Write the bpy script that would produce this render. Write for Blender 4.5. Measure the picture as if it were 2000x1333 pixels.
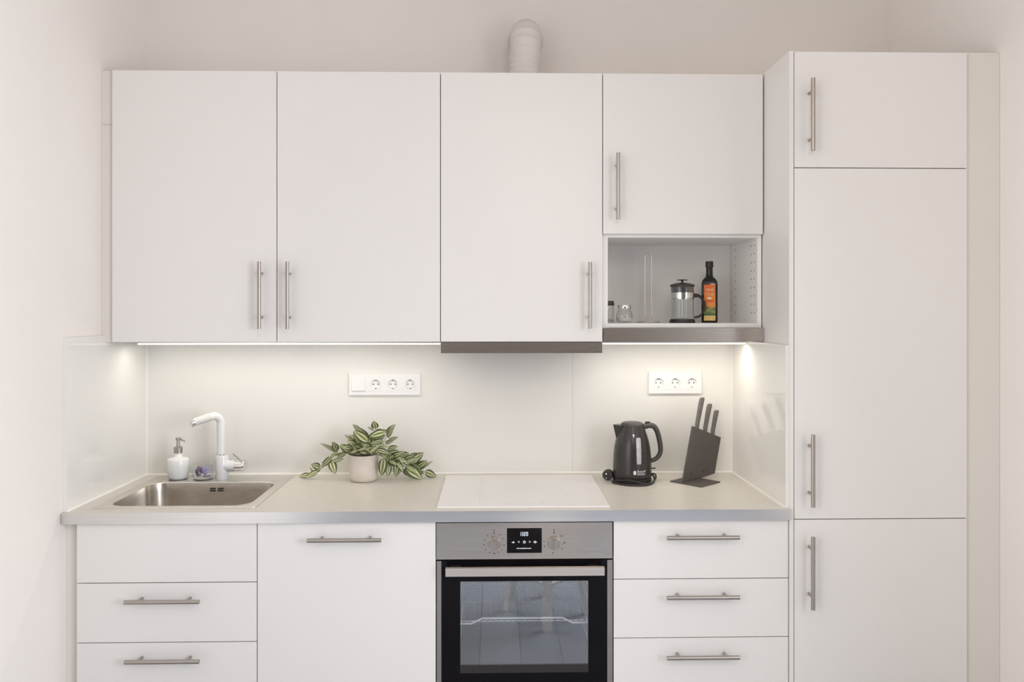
import bpy, bmesh, math, random
from mathutils import Vector, Matrix
R = math.radians
PI = math.pi
random.seed(7)
for o in list(bpy.data.objects):
    bpy.data.objects.remove(o)
SC = bpy.context.scene
COL = SC.collection

# ------------------------------------------------------------------ camera, world, light, exposure
# x runs right along the kitchen, y = 0 is the back wall (room towards -y), z up, metres
CAM = Vector((1.3958, -3.3099, 1.587)); YAW = 0.0225; F = 1553.04; HOR = 610.12
cam = bpy.data.cameras.new('camera'); cam.sensor_width = 36; cam.lens = 36 * F / 2000
cam.shift_y = -(666.5 - HOR) / 2000; cam.clip_start = 0.05
co = bpy.data.objects.new('camera', cam); COL.objects.link(co)
co.location = CAM; co.rotation_euler = (PI / 2, 0, -YAW)
SC.camera = co
SC.view_settings.view_transform = 'Standard'; SC.view_settings.look = 'None'
SC.view_settings.gamma = 1.0; SC.view_settings.use_curve_mapping = False
SC.view_settings.exposure = 0.0
w = bpy.data.worlds.new('world'); SC.world = w; w.use_nodes = True
w.node_tree.nodes['Background'].inputs[0].default_value = (0.75, 0.86, 1.0, 1)
w.node_tree.nodes['Background'].inputs[1].default_value = 1.0

def area(name, loc, rot, sx, sy, power, color, spread=PI):
    l = bpy.data.lights.new(name, 'AREA'); l.shape = 'RECTANGLE'; l.size = sx; l.size_y = sy
    l.energy = power; l.color = color; l.spread = spread
    o = bpy.data.objects.new(name, l); COL.objects.link(o); o.location = loc; o.rotation_euler = rot
    return o
XL0 = -0.045
# daylight through the right window; unseen left one added to brighten the right side
area('added_left_window_fill', (XL0 - 0.02, -3.45, 1.50), (R(76), 0, R(-90)), 1.7, 1.7, 38, (1.0, 0.965, 0.94), R(146))        # both spreads narrowed to dim the window reflections in the steel
area('daylight_right_window', (3.50, -3.45, 1.50), (R(74), 0, R(90)), 1.7, 1.7, 86, (0.885, 0.925, 1.0), R(142))
# added warm fill out of view, lifting the fronts, shelf and back wall
pl_ = bpy.data.lights.new('warm_fill_light', 'POINT'); pl_.energy = 27; pl_.color = (1.0, 0.885, 0.80); pl_.shadow_soft_size = 0.22
po_ = bpy.data.objects.new('warm_fill_light', pl_); COL.objects.link(po_); po_.location = (1.85, -3.2, 2.50)
cy = SC.cycles; cy.max_bounces = 7; cy.diffuse_bounces = 5; cy.glossy_bounces = 4; cy.transmission_bounces = 6; cy.transparent_max_bounces = 12; cy.caustics_reflective = False; cy.caustics_refractive = False

# ------------------------------------------------------------------ helpers
def mat(name, col, rough=0.5, metal=0.0, **k):
    m = bpy.data.materials.new(name); m.use_nodes = True
    b = m.node_tree.nodes['Principled BSDF']
    b.inputs['Base Color'].default_value = (*col, 1); b.inputs['Roughness'].default_value = rough
    b.inputs['Metallic'].default_value = metal
    for kk, v in k.items():
        b.inputs[kk.replace('_', ' ')].default_value = v
    m['b'] = 1
    return m
def N(m, t, **k):
    n = m.node_tree.nodes.new(t)
    for kk, v in k.items(): setattr(n, kk, v)
    return n
def L(m, a, b): m.node_tree.links.new(a, b)
def bsdf(m): return m.node_tree.nodes['Principled BSDF']
def grain(m, col2, scale=(8, 8, 8), amount=1.0, detail=3, bump=0.0, bdist=0.001, lo=0.35, hi=0.65):
    """noise between the base colour and col2 in object space, with a fine relief"""
    tc = N(m, 'ShaderNodeTexCoord'); mp = N(m, 'ShaderNodeMapping'); mp.inputs['Scale'].default_value = scale
    nz = N(m, 'ShaderNodeTexNoise'); nz.inputs['Scale'].default_value = 1; nz.inputs['Detail'].default_value = detail
    L(m, tc.outputs['Object'], mp.inputs[0]); L(m, mp.outputs[0], nz.inputs['Vector'])
    cr = N(m, 'ShaderNodeValToRGB'); b = bsdf(m)
    c1 = list(b.inputs['Base Color'].default_value)
    cr.color_ramp.elements[0].color = c1; cr.color_ramp.elements[1].color = (*col2, 1)
    cr.color_ramp.elements[0].position = lo; cr.color_ramp.elements[1].position = hi
    L(m, nz.outputs['Fac'], cr.inputs[0]); L(m, cr.outputs[0], b.inputs['Base Color'])
    if bump:
        bp = N(m, 'ShaderNodeBump'); bp.inputs['Strength'].default_value = bump; bp.inputs['Distance'].default_value = bdist
        L(m, nz.outputs['Fac'], bp.inputs['Height']); L(m, bp.outputs[0], b.inputs['Normal'])
    return m
def emis(name, col, s, base=(0.8, 0.8, 0.8)):
    m = mat(name, base, 0.5); b = bsdf(m)
    b.inputs['Emission Color'].default_value = (*col, 1); b.inputs['Emission Strength'].default_value = s
    m.cycles.emission_sampling = 'NONE' if name.startswith(('lit_', 'led_')) else 'AUTO'
    return m

M = {}
M['paint'] = grain(mat('wall_paint', (0.845, 0.80, 0.755), 0.9), (0.86, 0.815, 0.77), (3, 3, 3), bump=0.05)
M['ceil'] = grain(mat('ceiling_paint', (0.90, 0.88, 0.85), 0.9), (0.91, 0.89, 0.86), (3, 3, 3))
M['taupe'] = grain(mat('dimmed_rear_wall', (0.30, 0.265, 0.235), 0.9), (0.32, 0.285, 0.255), (3, 3, 3))  # unseen rear wall, coloured dark to cut bounce and steel reflections
M['floor'] = mat('floor_boards', (0.36, 0.38, 0.40), 0.35)
M['front'] = grain(mat('white_foil_front', (0.805, 0.78, 0.752), 0.38), (0.815, 0.79, 0.762), (2, 2, 2), bump=0.02)
M['carc'] = grain(mat('white_melamine', (0.86, 0.84, 0.81), 0.5), (0.87, 0.85, 0.82), (2, 2, 2))
M['filler'] = grain(mat('cream_filler_board', (0.76, 0.725, 0.67), 0.5), (0.77, 0.735, 0.68), (2, 2, 2))
M['splash'] = grain(mat('gloss_splash_laminate', (0.82, 0.80, 0.76), 0.07), (0.83, 0.81, 0.77), (2, 2, 2))
M['seal'] = grain(mat('white_sealant', (0.86, 0.84, 0.80), 0.4), (0.88, 0.86, 0.82), (20, 20, 20))
M['top'] = grain(mat('beige_laminate', (0.64, 0.605, 0.54), 0.34), (0.69, 0.655, 0.59), (30, 30, 30), detail=6, lo=0.25, hi=0.75)
M['edge'] = grain(mat('aluminium_edge', (0.70, 0.695, 0.69), 0.20, 1.0), (0.74, 0.735, 0.73), (3, 200, 200))
M['steel'] = grain(mat('brushed_steel', (0.49, 0.445, 0.405), 0.23, 1.0), (0.55, 0.505, 0.465), (4, 300, 300), bump=0.05, bdist=0.0005)
M['steelv'] = grain(mat('brushed_handle_steel', (0.41, 0.375, 0.345), 0.36, 1.0), (0.47, 0.435, 0.40), (200, 200, 12))
M['steell'] = grain(mat('light_brushed_steel', (0.72, 0.66, 0.60), 0.38, 1.0), (0.77, 0.71, 0.65), (8, 300, 300))
M['sink'] = grain(mat('sink_steel', (0.55, 0.51, 0.46), 0.25, 1.0), (0.63, 0.59, 0.54), (25, 25, 60), detail=5)
M['rim'] = grain(mat('sink_rim_steel', (0.74, 0.71, 0.65), 0.34, 1.0), (0.78, 0.75, 0.69), (60, 8, 8))
M['chrome'] = grain(mat('chrome', (0.80, 0.79, 0.78), 0.10, 1.0), (0.82, 0.81, 0.80), (5, 5, 5))
M['black'] = grain(mat('black_gap', (0.010, 0.009, 0.010), 0.5), (0.014, 0.012, 0.013), (9, 9, 9))
M['blackgl'] = grain(mat('black_oven_glass', (0.006, 0.005, 0.006), 0.06, 0, Specular_IOR_Level=0.12), (0.007, 0.006, 0.007), (9, 9, 9))
M['enamel'] = grain(mat('oven_enamel', (0.045, 0.047, 0.05), 0.35), (0.06, 0.062, 0.066), (30, 30, 30))
M['wplas'] = grain(mat('white_socket_plastic', (0.86, 0.855, 0.84), 0.25), (0.87, 0.865, 0.85), (9, 9, 9))
M['hole'] = grain(mat('socket_hole', (0.05, 0.045, 0.04), 0.6), (0.06, 0.05, 0.045), (9, 9, 9))
M['wtap'] = grain(mat('white_tap_lacquer', (0.86, 0.855, 0.85), 0.22), (0.87, 0.865, 0.86), (9, 9, 9))
M['gtap'] = grain(mat('pale_grey_sleeve', (0.72, 0.70, 0.68), 0.4), (0.74, 0.72, 0.70), (9, 9, 9))
M['hob'] = grain(mat('white_hob_glass', (0.84, 0.82, 0.80), 0.10), (0.85, 0.83, 0.81), (4, 4, 4))
M['mark'] = grain(mat('grey_hob_print', (0.50, 0.48, 0.46), 0.3), (0.54, 0.52, 0.50), (40, 40, 40))
M['kplas'] = grain(mat('black_kettle_plastic', (0.030, 0.026, 0.025), 0.28), (0.036, 0.031, 0.030), (300, 300, 300))
M['kmatte'] = grain(mat('dark_grey_plastic', (0.055, 0.048, 0.045), 0.42), (0.065, 0.057, 0.053), (300, 300, 300))
M['kbase'] = grain(mat('black_rubber', (0.020, 0.017, 0.017), 0.45), (0.026, 0.022, 0.022), (100, 100, 100))
M['kwin'] = grain(mat('kettle_window', (0.42, 0.41, 0.43), 0.25), (0.52, 0.51, 0.53), (60, 60, 90))
M['print'] = grain(mat('white_print', (0.80, 0.79, 0.78), 0.5), (0.82, 0.81, 0.80), (50, 50, 50))
M['dprint'] = grain(mat('dark_print', (0.10, 0.09, 0.085), 0.5), (0.12, 0.11, 0.10), (50, 50, 50))
M['board'] = grain(mat('black_stained_board', (0.088, 0.076, 0.071), 0.55), (0.105, 0.092, 0.086), (120, 120, 20), detail=4)
M['knifeh'] = grain(mat('dark_knife_handle', (0.118, 0.108, 0.098), 0.42), (0.14, 0.128, 0.117), (60, 60, 60))
M['pot'] = grain(mat('cream_glazed_pot', (0.66, 0.59, 0.53), 0.35), (0.71, 0.645, 0.585), (30, 30, 30), detail=4)
M['soil'] = grain(mat('dark_soil', (0.05, 0.035, 0.025), 0.95), (0.09, 0.065, 0.045), (150, 150, 150), bump=0.6, bdist=0.004)
M['stem'] = grain(mat('green_stem', (0.22, 0.27, 0.09), 0.6), (0.32, 0.37, 0.15), (60, 60, 60))
M['oil'] = grain(mat('dark_bottle_glass', (0.010, 0.011, 0.007), 0.10), (0.016, 0.017, 0.010), (20, 20, 20))
M['lbl_y'] = grain(mat('yellow_label', (0.78, 0.52, 0.16), 0.5), (0.83, 0.60, 0.24), (90, 90, 90))
M['lbl_r'] = grain(mat('red_label_print', (0.62, 0.07, 0.02), 0.5), (0.66, 0.10, 0.03), (90, 90, 90))
M['lbl_w'] = grain(mat('pale_label_print', (0.82, 0.72, 0.45), 0.5), (0.85, 0.77, 0.52), (90, 90, 90))
M['bead'] = grain(mat('salt_white', (0.85, 0.82, 0.77), 0.8), (0.80, 0.77, 0.72), (200, 200, 200))
M['duct'] = grain(mat('white_duct', (0.74, 0.70, 0.66), 0.55), (0.75, 0.71, 0.67), (9, 9, 9))
M['purple'] = grain(mat('dark_purple_foil', (0.09, 0.055, 0.13), 0.3), (0.26, 0.18, 0.33), (60, 60, 60), detail=4)
M['lav'] = grain(mat('lavender_foil', (0.30, 0.27, 0.50), 0.3), (0.62, 0.58, 0.74), (60, 60, 60), detail=4)
M['stool'] = grain(mat('white_painted_wood', (0.80, 0.79, 0.77), 0.45), (0.82, 0.81, 0.79), (6, 6, 6))
M['wire'] = grain(mat('pale_wire', (0.66, 0.63, 0.60), 0.25, 0.6), (0.68, 0.65, 0.62), (9, 9, 9))
M['rackw'] = grain(mat('whitened_rack_wire', (0.92, 0.92, 0.92), 0.35, 0.15), (0.94, 0.94, 0.94), (9, 9, 9))  # whitened so the rail looks lit inside the dark oven
M['frame'] = grain(mat('white_window_frame', (0.82, 0.82, 0.81), 0.4), (0.84, 0.84, 0.83), (4, 4, 4))
M['digit'] = emis('lit_digits', (0.72, 0.82, 1.0), 0.75)
M['icon'] = emis('lit_icons', (0.9, 0.9, 0.92), 0.25)

# LED diffuser: chips every centimetre along the strip
m = emis('led_light', (1.0, 0.93, 0.80), 1.0); M['led'] = m
tc = N(m, 'ShaderNodeTexCoord'); sp = N(m, 'ShaderNodeSeparateXYZ'); mu = N(m, 'ShaderNodeMath', operation='MULTIPLY'); mu.inputs[1].default_value = 2 * PI / 0.0105
sn = N(m, 'ShaderNodeMath', operation='SINE'); ma = N(m, 'ShaderNodeMath', operation='MULTIPLY_ADD')
LED = 1.05; LEDW = 1.2
ma.inputs[1].default_value = LED * 0.55; ma.inputs[2].default_value = LED
L(m, tc.outputs['Object'], sp.inputs[0]); L(m, sp.outputs['X'], mu.inputs[0]); L(m, mu.outputs[0], sn.inputs[0]); L(m, sn.outputs[0], ma.inputs[0])
L(m, ma.outputs[0], bsdf(m).inputs['Emission Strength'])

# floor boards (only ever seen as a reflection in the oven door)
m = M['floor']; tc = N(m, 'ShaderNodeTexCoord'); mp = N(m, 'ShaderNodeMapping'); mp.inputs['Rotation'].default_value = (0, 0, R(90))
bk = N(m, 'ShaderNodeTexBrick'); bk.inputs['Scale'].default_value = 1; bk.inputs['Brick Width'].default_value = 1.3; bk.inputs['Row Height'].default_value = 0.19
bk.inputs['Mortar Size'].default_value = 0.002; bk.inputs['Color1'].default_value = (0.31, 0.33, 0.37, 1); bk.inputs['Color2'].default_value = (0.36, 0.38, 0.42, 1); bk.inputs['Mortar'].default_value = (0.20, 0.20, 0.22, 1)
L(m, tc.outputs['Object'], mp.inputs[0]); L(m, mp.outputs[0], bk.inputs[0]); L(m, bk.outputs[0], bsdf(m).inputs['Base Color'])

def glassy(name, tint, refl, rough=0.0, fres=True):
    """thin clear glass: see-through with a fresnel sheen"""
    m = bpy.data.materials.new(name); m.use_nodes = True; nt = m.node_tree
    nt.nodes.remove(nt.nodes['Principled BSDF']); out = nt.nodes['Material Output']
    tr = N(m, 'ShaderNodeBsdfTransparent'); tr.inputs[0].default_value = (*tint, 1)
    gl = N(m, 'ShaderNodeBsdfGlossy'); gl.inputs['Roughness'].default_value = rough; gl.inputs[0].default_value = (0.95, 0.97, 1, 1)
    mx = N(m, 'ShaderNodeMixShader')
    if fres:
        lw = N(m, 'ShaderNodeLayerWeight'); lw.inputs[0].default_value = 0.35
        mm = N(m, 'ShaderNodeMath', operation='MULTIPLY_ADD'); mm.inputs[1].default_value = 0.42; mm.inputs[2].default_value = refl
        L(m, lw.outputs['Facing'], mm.inputs[0]); L(m, mm.outputs[0], mx.inputs[0])
    else:
        mx.inputs[0].default_value = refl
    L(m, tr.outputs[0], mx.inputs[1]); L(m, gl.outputs[0], mx.inputs[2]); L(m, mx.outputs[0], out.inputs[0])
    return m
M['glass'] = glassy('clear_glass', (0.965, 0.97, 0.965), 0.02)
M['pane'] = glassy('window_pane', (0.97, 0.98, 0.98), 0.03)
M['ovenpane'] = glassy('coated_oven_glass', (0.97, 0.98, 0.99), 0.23, 0.02, False)
# frosted soap bottle
M['frost'] = grain(mat('frosted_soap_glass', (0.90, 0.90, 0.87), 0.20), (0.92, 0.92, 0.89), (9, 9, 9))
# variegated leaf: cream stripes either side of the midrib
m = mat('variegated_leaf', (0.16, 0.24, 0.07), 0.42); M['leaf'] = m
uv = N(m, 'ShaderNodeUVMap'); uv.uv_map = 'UVMap'; sp = N(m, 'ShaderNodeSeparateXYZ'); L(m, uv.outputs[0], sp.inputs[0])
nz = N(m, 'ShaderNodeTexNoise'); nz.inputs['Scale'].default_value = 9; tc = N(m, 'ShaderNodeTexCoord'); mp = N(m, 'ShaderNodeMapping'); mp.inputs['Scale'].default_value = (2, 12, 12)
oi = N(m, 'ShaderNodeObjectInfo'); L(m, tc.outputs['Object'], mp.inputs[0]); L(m, oi.outputs['Random'], mp.inputs['Location']); L(m, mp.outputs[0], nz.inputs[0])
ad = N(m, 'ShaderNodeMath', operation='MULTIPLY_ADD'); ad.inputs[1].default_value = 0.10; L(m, nz.outputs['Fac'], ad.inputs[0]); L(m, sp.outputs['Y'], ad.inputs[2])
cr = N(m, 'ShaderNodeValToRGB'); e = cr.color_ramp.elements
G = (0.062, 0.082, 0.022, 1); C_ = (0.68, 0.67, 0.42, 1); G2 = (0.125, 0.155, 0.045, 1)
e[0].position = 0.0; e[0].color = (0.16, 0.20, 0.08, 1); e[1].position = 1.0; e[1].color = (0.16, 0.20, 0.08, 1)
for p, c in ((0.12, G), (0.24, G), (0.315, C_), (0.375, C_), (0.43, G2), (0.525, (0.22, 0.27, 0.10, 1)), (0.60, G2), (0.69, C_), (0.755, C_), (0.81, G), (0.94, G)):
    x = e.new(p); x.color = c
L(m, ad.outputs[0], cr.inputs[0])
hs = N(m, 'ShaderNodeHueSaturation'); mv = N(m, 'ShaderNodeMapRange'); mv.inputs['To Min'].default_value = 0.75; mv.inputs['To Max'].default_value = 1.25
L(m, oi.outputs['Random'], mv.inputs[0]); L(m, mv.outputs[0], hs.inputs['Value']); L(m, cr.outputs[0], hs.inputs['Color']); L(m, hs.outputs[0], bsdf(m).inputs['Base Color'])
# oil label: orange ground running into a green leafy picture (printed)
m = mat('printed_oil_label', (0.78, 0.20, 0.04), 0.5); M['lbl'] = m
tc = N(m, 'ShaderNodeTexCoord'); sp = N(m, 'ShaderNodeSeparateXYZ'); L(m, tc.outputs['Generated'], sp.inputs[0])
nz = N(m, 'ShaderNodeTexNoise'); nz.inputs['Scale'].default_value = 5; nz.inputs['Detail'].default_value = 4; L(m, tc.outputs['Generated'], nz.inputs[0])
ad = N(m, 'ShaderNodeMath', operation='MULTIPLY_ADD'); ad.inputs[1].default_value = 0.35; L(m, nz.outputs['Fac'], ad.inputs[0]); L(m, sp.outputs['Z'], ad.inputs[2])
cr = N(m, 'ShaderNodeValToRGB'); cr.color_ramp.interpolation = 'LINEAR'; e = cr.color_ramp.elements
e[0].position = 0.0; e[0].color = (0.05, 0.10, 0.03, 1); e[1].position = 1.0; e[1].color = (0.72, 0.15, 0.03, 1)
for p, c in ((0.36, (0.06, 0.13, 0.05, 1)), (0.44, (0.35, 0.35, 0.08, 1)), (0.50, (0.05, 0.17, 0.08, 1)), (0.58, (0.80, 0.30, 0.05, 1)), (0.75, (0.80, 0.24, 0.04, 1))):
    x = e.new(p); x.color = c
L(m, ad.outputs[0], cr.inputs[0]); L(m, cr.outputs[0], bsdf(m).inputs['Base Color'])

ORG = {}
def link(name, mesh, material, parent=None, smooth=False, sharp=None):
    o = bpy.data.objects.new(name, mesh); COL.objects.link(o)
    if material is not None and not mesh.materials: mesh.materials.append(M[material] if isinstance(material, str) else material)
    if smooth:
        mesh.polygons.foreach_set('use_smooth', [True] * len(mesh.polygons))
        if sharp is not None: mesh.set_sharp_from_angle(angle=R(sharp))
    if parent is not None: o.parent = parent
    return o
def wloc(o):
    v = Vector((0, 0, 0))
    while o is not None: v = v + o.location; o = o.parent
    return v
def obj(name, bm, material, parent=None, smooth=False, sharp=None, bev=0.0, seg=1, origin=None):
    """bm holds WORLD coordinates; becomes one mesh object (local to its parent)"""
    if bev:
        ed = [e for e in bm.edges if e.is_manifold and e.calc_face_angle(0) > R(35)]
        bmesh.ops.bevel(bm, geom=ed, offset=bev, segments=seg, affect='EDGES', profile=0.5, clamp_overlap=True)
    off = wloc(parent) if parent is not None else Vector((0, 0, 0))
    if origin is not None: off = Vector(origin)
    bm.transform(Matrix.Translation(-off))
    bmesh.ops.recalc_face_normals(bm, faces=bm.faces)
    me = bpy.data.meshes.new(name); bm.to_mesh(me); bm.free()
    o = link(name, me, material, parent, smooth or (bev > 0 and seg > 1), sharp if sharp is not None else (40 if smooth or bev else None))
    if origin is not None: o.location = Vector(origin) - (wloc(parent) if parent is not None else Vector((0, 0, 0)))
    return o
def thing(name, label, cat, loc, group=None):
    o = bpy.data.objects.new(name, None); COL.objects.link(o); o.location = loc; o.empty_display_size = 0.05
    tag(o, label, cat, group); return o
def tag(o, label, cat=None, group=None, kind=None):
    if label: o['label'] = label
    if cat: o['category'] = cat
    if group: o['group'] = group
    if kind: o['kind'] = kind
    return o
def B(): return bmesh.new()
def box(bm, x0, x1, y0, y1, z0, z1):
    v = [bm.verts.new(p) for p in ((x0,y0,z0),(x1,y0,z0),(x1,y1,z0),(x0,y1,z0),(x0,y0,z1),(x1,y0,z1),(x1,y1,z1),(x0,y1,z1))]
    for f in ((0,3,2,1),(4,5,6,7),(0,1,5,4),(1,2,6,5),(2,3,7,6),(3,0,4,7)): bm.faces.new([v[i] for i in f])
    return bm
def bx(*a): return box(B(), *a)
def boxes(lst):
    bm = B()
    for a in lst: box(bm, *a)
    return bm
def prism(bm, pts, axis, a, b):
    """polygon pts (2-D) extruded along axis from a to b"""
    def P(p, t):
        return {'x': (t, p[0], p[1]), 'y': (p[0], t, p[1]), 'z': (p[0], p[1], t)}[axis]
    v0 = [bm.verts.new(P(p, a)) for p in pts]; v1 = [bm.verts.new(P(p, b)) for p in pts]; n = len(pts)
    bm.faces.new(v0); bm.faces.new(v1[::-1])
    for i in range(n): bm.faces.new((v0[i], v0[(i+1) % n], v1[(i+1) % n], v1[i]))
    return bm
def cyl(bm, p0, p1, r0, r1=None, n=20, caps=True):
    p0 = Vector(p0); p1 = Vector(p1); r1 = r0 if r1 is None else r1
    d = (p1 - p0).normalized(); a = d.orthogonal().normalized(); b = d.cross(a)
    A = [bm.verts.new(p0 + (a*math.cos(2*PI*i/n) + b*math.sin(2*PI*i/n))*r0) for i in range(n)]
    C = [bm.verts.new(p1 + (a*math.cos(2*PI*i/n) + b*math.sin(2*PI*i/n))*r1) for i in range(n)]
    for i in range(n): bm.faces.new((A[i], A[(i+1) % n], C[(i+1) % n], C[i]))
    if caps: bm.faces.new(A[::-1]); bm.faces.new(C)
    return bm
def lathe(bm, cx, cy, prof, n=32, sx=1.0, sy=1.0, cap=True):
    rings = []
    for r, z in prof:
        if r < 1e-6: rings.append([bm.verts.new((cx, cy, z))])
        else: rings.append([bm.verts.new((cx + sx*r*math.cos(2*PI*i/n), cy + sy*r*math.sin(2*PI*i/n), z)) for i in range(n)])
    for a, b in zip(rings, rings[1:]):
        for i in range(n):
            j = (i+1) % n
            if len(a) == 1 and len(b) == 1: continue
            if len(a) == 1: bm.faces.new((a[0], b[i], b[j]))
            elif len(b) == 1: bm.faces.new((a[i], a[j], b[0]))
            else: bm.faces.new((a[i], a[j], b[j], b[i]))
    if cap:
        if len(rings[0]) > 1: bm.faces.new(rings[0][::-1])
        if len(rings[-1]) > 1: bm.faces.new(rings[-1])
    return bm
def spline(pts, n=8):
    pts = [Vector(p) for p in pts]; out = []
    P = [2*pts[0]-pts[1]] + pts + [2*pts[-1]-pts[-2]]
    for i in range(1, len(P)-2):
        for k in range(n):
            t = k/n; a, b, c, d = P[i-1], P[i], P[i+1], P[i+2]
            out.append(0.5*((2*b) + (c-a)*t + (2*a-5*b+4*c-d)*t*t + (3*b-a-3*c+d)*t**3))
    out.append(pts[-1]); return out
def tube(bm, path, rad, n=10, caps=True, flat=1.0, up=None):
    path = [Vector(p) for p in path]; rings = []; prev = None
    for i, p in enumerate(path):
        d = (path[min(i+1, len(path)-1)] - path[max(i-1, 0)]).normalized()
        if prev is None:
            a = (Vector(up) - d*Vector(up).dot(d)).normalized() if up is not None else d.orthogonal().normalized()
        else:
            a = (prev - d*prev.dot(d)).normalized()
        prev = a; b = d.cross(a); r = rad(i/(len(path)-1)) if callable(rad) else rad
        rings.append([bm.verts.new(p + (a*math.cos(2*PI*k/n) + b*flat*math.sin(2*PI*k/n))*r) for k in range(n)])
    for u, v in zip(rings, rings[1:]):
        for k in range(n): bm.faces.new((u[k], u[(k+1) % n], v[(k+1) % n], v[k]))
    if caps: bm.faces.new(rings[0][::-1]); bm.faces.new(rings[-1])
    return bm
def rrect(x0, x1, y0, y1, r, n=6):
    out = []
    for cx, cy, a0 in ((x1-r, y1-r, 0), (x0+r, y1-r, 90), (x0+r, y0+r, 180), (x1-r, y0+r, 270)):
        for k in range(n+1):
            a = R(a0 + 90*k/n); out.append((cx + r*math.cos(a), cy + r*math.sin(a)))
    return out
def strip(bm, loops, close=True):
    vs = [[bm.verts.new(p) for p in lp] for lp in loops]; n = len(vs[0])
    for a, b in zip(vs, vs[1:]):
        for i in range(n if close else n-1): bm.faces.new((a[i], a[(i+1) % n], b[(i+1) % n], b[i]))
    return vs
def text(name, body, size, loc, rot, material, parent, ext=0.0003, align='CENTER', xs=1.0):
    c = bpy.data.curves.new(name, 'FONT'); c.body = body; c.size = size; c.align_x = align; c.align_y = 'CENTER'; c.extrude = ext; c.resolution_u = 2
    t = bpy.data.objects.new(name, c); COL.objects.link(t)
    bpy.context.view_layer.update()
    me = bpy.data.meshes.new_from_object(t.evaluated_get(bpy.context.evaluated_depsgraph_get()))
    bpy.data.objects.remove(t)
    me.materials.clear()
    o = link(name, me, material, parent); o.scale = (xs, 1, 1); o.rotation_euler = rot
    o.location = Vector(loc) - wloc(parent); return o
FACE = (PI/2, 0, 0)      # text facing the camera (-y)
def unproj(u, v, Y):
    """the point at depth Y that a line of sight meets (used once for the plant's leaves, each at its own depth)"""
    a = (u-1000)/F; c, s = math.cos(YAW), math.sin(YAW)
    d = Vector((s + a*c, c - a*s, -(v-HOR)/F)); return CAM + d*((Y-CAM.y)/d.y)

# ------------------------------------------------------------------ the room
XL = XL0
def xr(y): return 3.0545 - 0.1375*y           # the right wall runs slightly out of square
YR = -7.5; ZC = 3.2
WY0, WY1, WZ0, WZ1 = -4.35, -2.55, 0.6, 2.4        # window openings in the side walls
def struct(name, bm, m, label): return tag(obj(name, bm, m), label, None, None, 'structure')
struct('floor', bx(-0.3, 4.4, YR-0.2, 0.2, -0.1, 0.0), 'floor', 'grey board floor of the kitchen')
struct('ceiling', bx(-0.3, 4.4, YR-0.2, 0.2, ZC, ZC+0.1), 'ceil', 'white ceiling above the kitchen')
struct('wall_back', bx(-0.3, 4.4, 0.0, 0.2, 0, ZC), 'paint', 'warm off-white wall behind the kitchen units')
struct('wall_left', boxes([(XL-0.2, XL, WY1, 0.0, 0, ZC), (XL-0.2, XL, YR-0.2, WY0, 0, ZC), (XL-0.2, XL, WY0, WY1, 0, WZ0), (XL-0.2, XL, WY0, WY1, WZ1, ZC)]), 'paint', 'bright off-white wall left of the kitchen units')
# right wall: slanted slab with a window opening behind the camera
def rw(bm, y0, y1, z0, z1):
    v = [bm.verts.new(p) for p in ((xr(y0), y0, z0), (xr(y1), y1, z0), (xr(y1)+0.25, y1, z0), (xr(y0)+0.25, y0, z0), (xr(y0), y0, z1), (xr(y1), y1, z1), (xr(y1)+0.25, y1, z1), (xr(y0)+0.25, y0, z1))]
    for f in ((0,3,2,1),(4,5,6,7),(0,1,5,4),(1,2,6,5),(2,3,7,6),(3,0,4,7)): bm.faces.new([v[i] for i in f])
bm = B()
rw(bm, WY1, 0.0, 0, ZC); rw(bm, YR, WY0, 0, ZC); rw(bm, WY0, WY1, 0, WZ0); rw(bm, WY0, WY1, WZ1, ZC)
struct('wall_right', bm, 'paint', 'shaded off-white wall right of the tall cabinet')
struct('wall_rear', bx(XL-0.2, 4.4, YR-0.2, YR, 0, ZC), 'taupe', 'unseen wall facing the kitchen, toned dark to dim reflections')
def window(name, pts, label):
    # pts: the function mapping (s along, z, depth) to world
    t = obj(name, (lambda bm: bm)(pts('frame')), 'frame'); tag(t, label, None, None, 'structure')
    p = obj('pane', pts('pane'), 'pane', t); return t
def side_win(k, xo):
    if k == 'pane': return bx(xo+0.02, xo+0.025, WY0+0.05, WY1-0.05, WZ0+0.05, WZ1-0.05)
    return boxes([(xo, xo+0.06, WY0, WY1, WZ0, WZ0+0.06), (xo, xo+0.06, WY0, WY1, WZ1-0.06, WZ1)] + [(xo, xo+0.06, y, y+0.06, WZ0+.06, WZ1-.06) for y in (WY0, (WY0+WY1)/2-0.03, WY1-0.06)])
window('window_1', lambda k: side_win(k, XL-0.14), 'added unseen white framed window in the left wall')
window('window_2', lambda k: side_win(k, xr(-3.45)+0.14), 'white framed window in the right wall')

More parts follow.
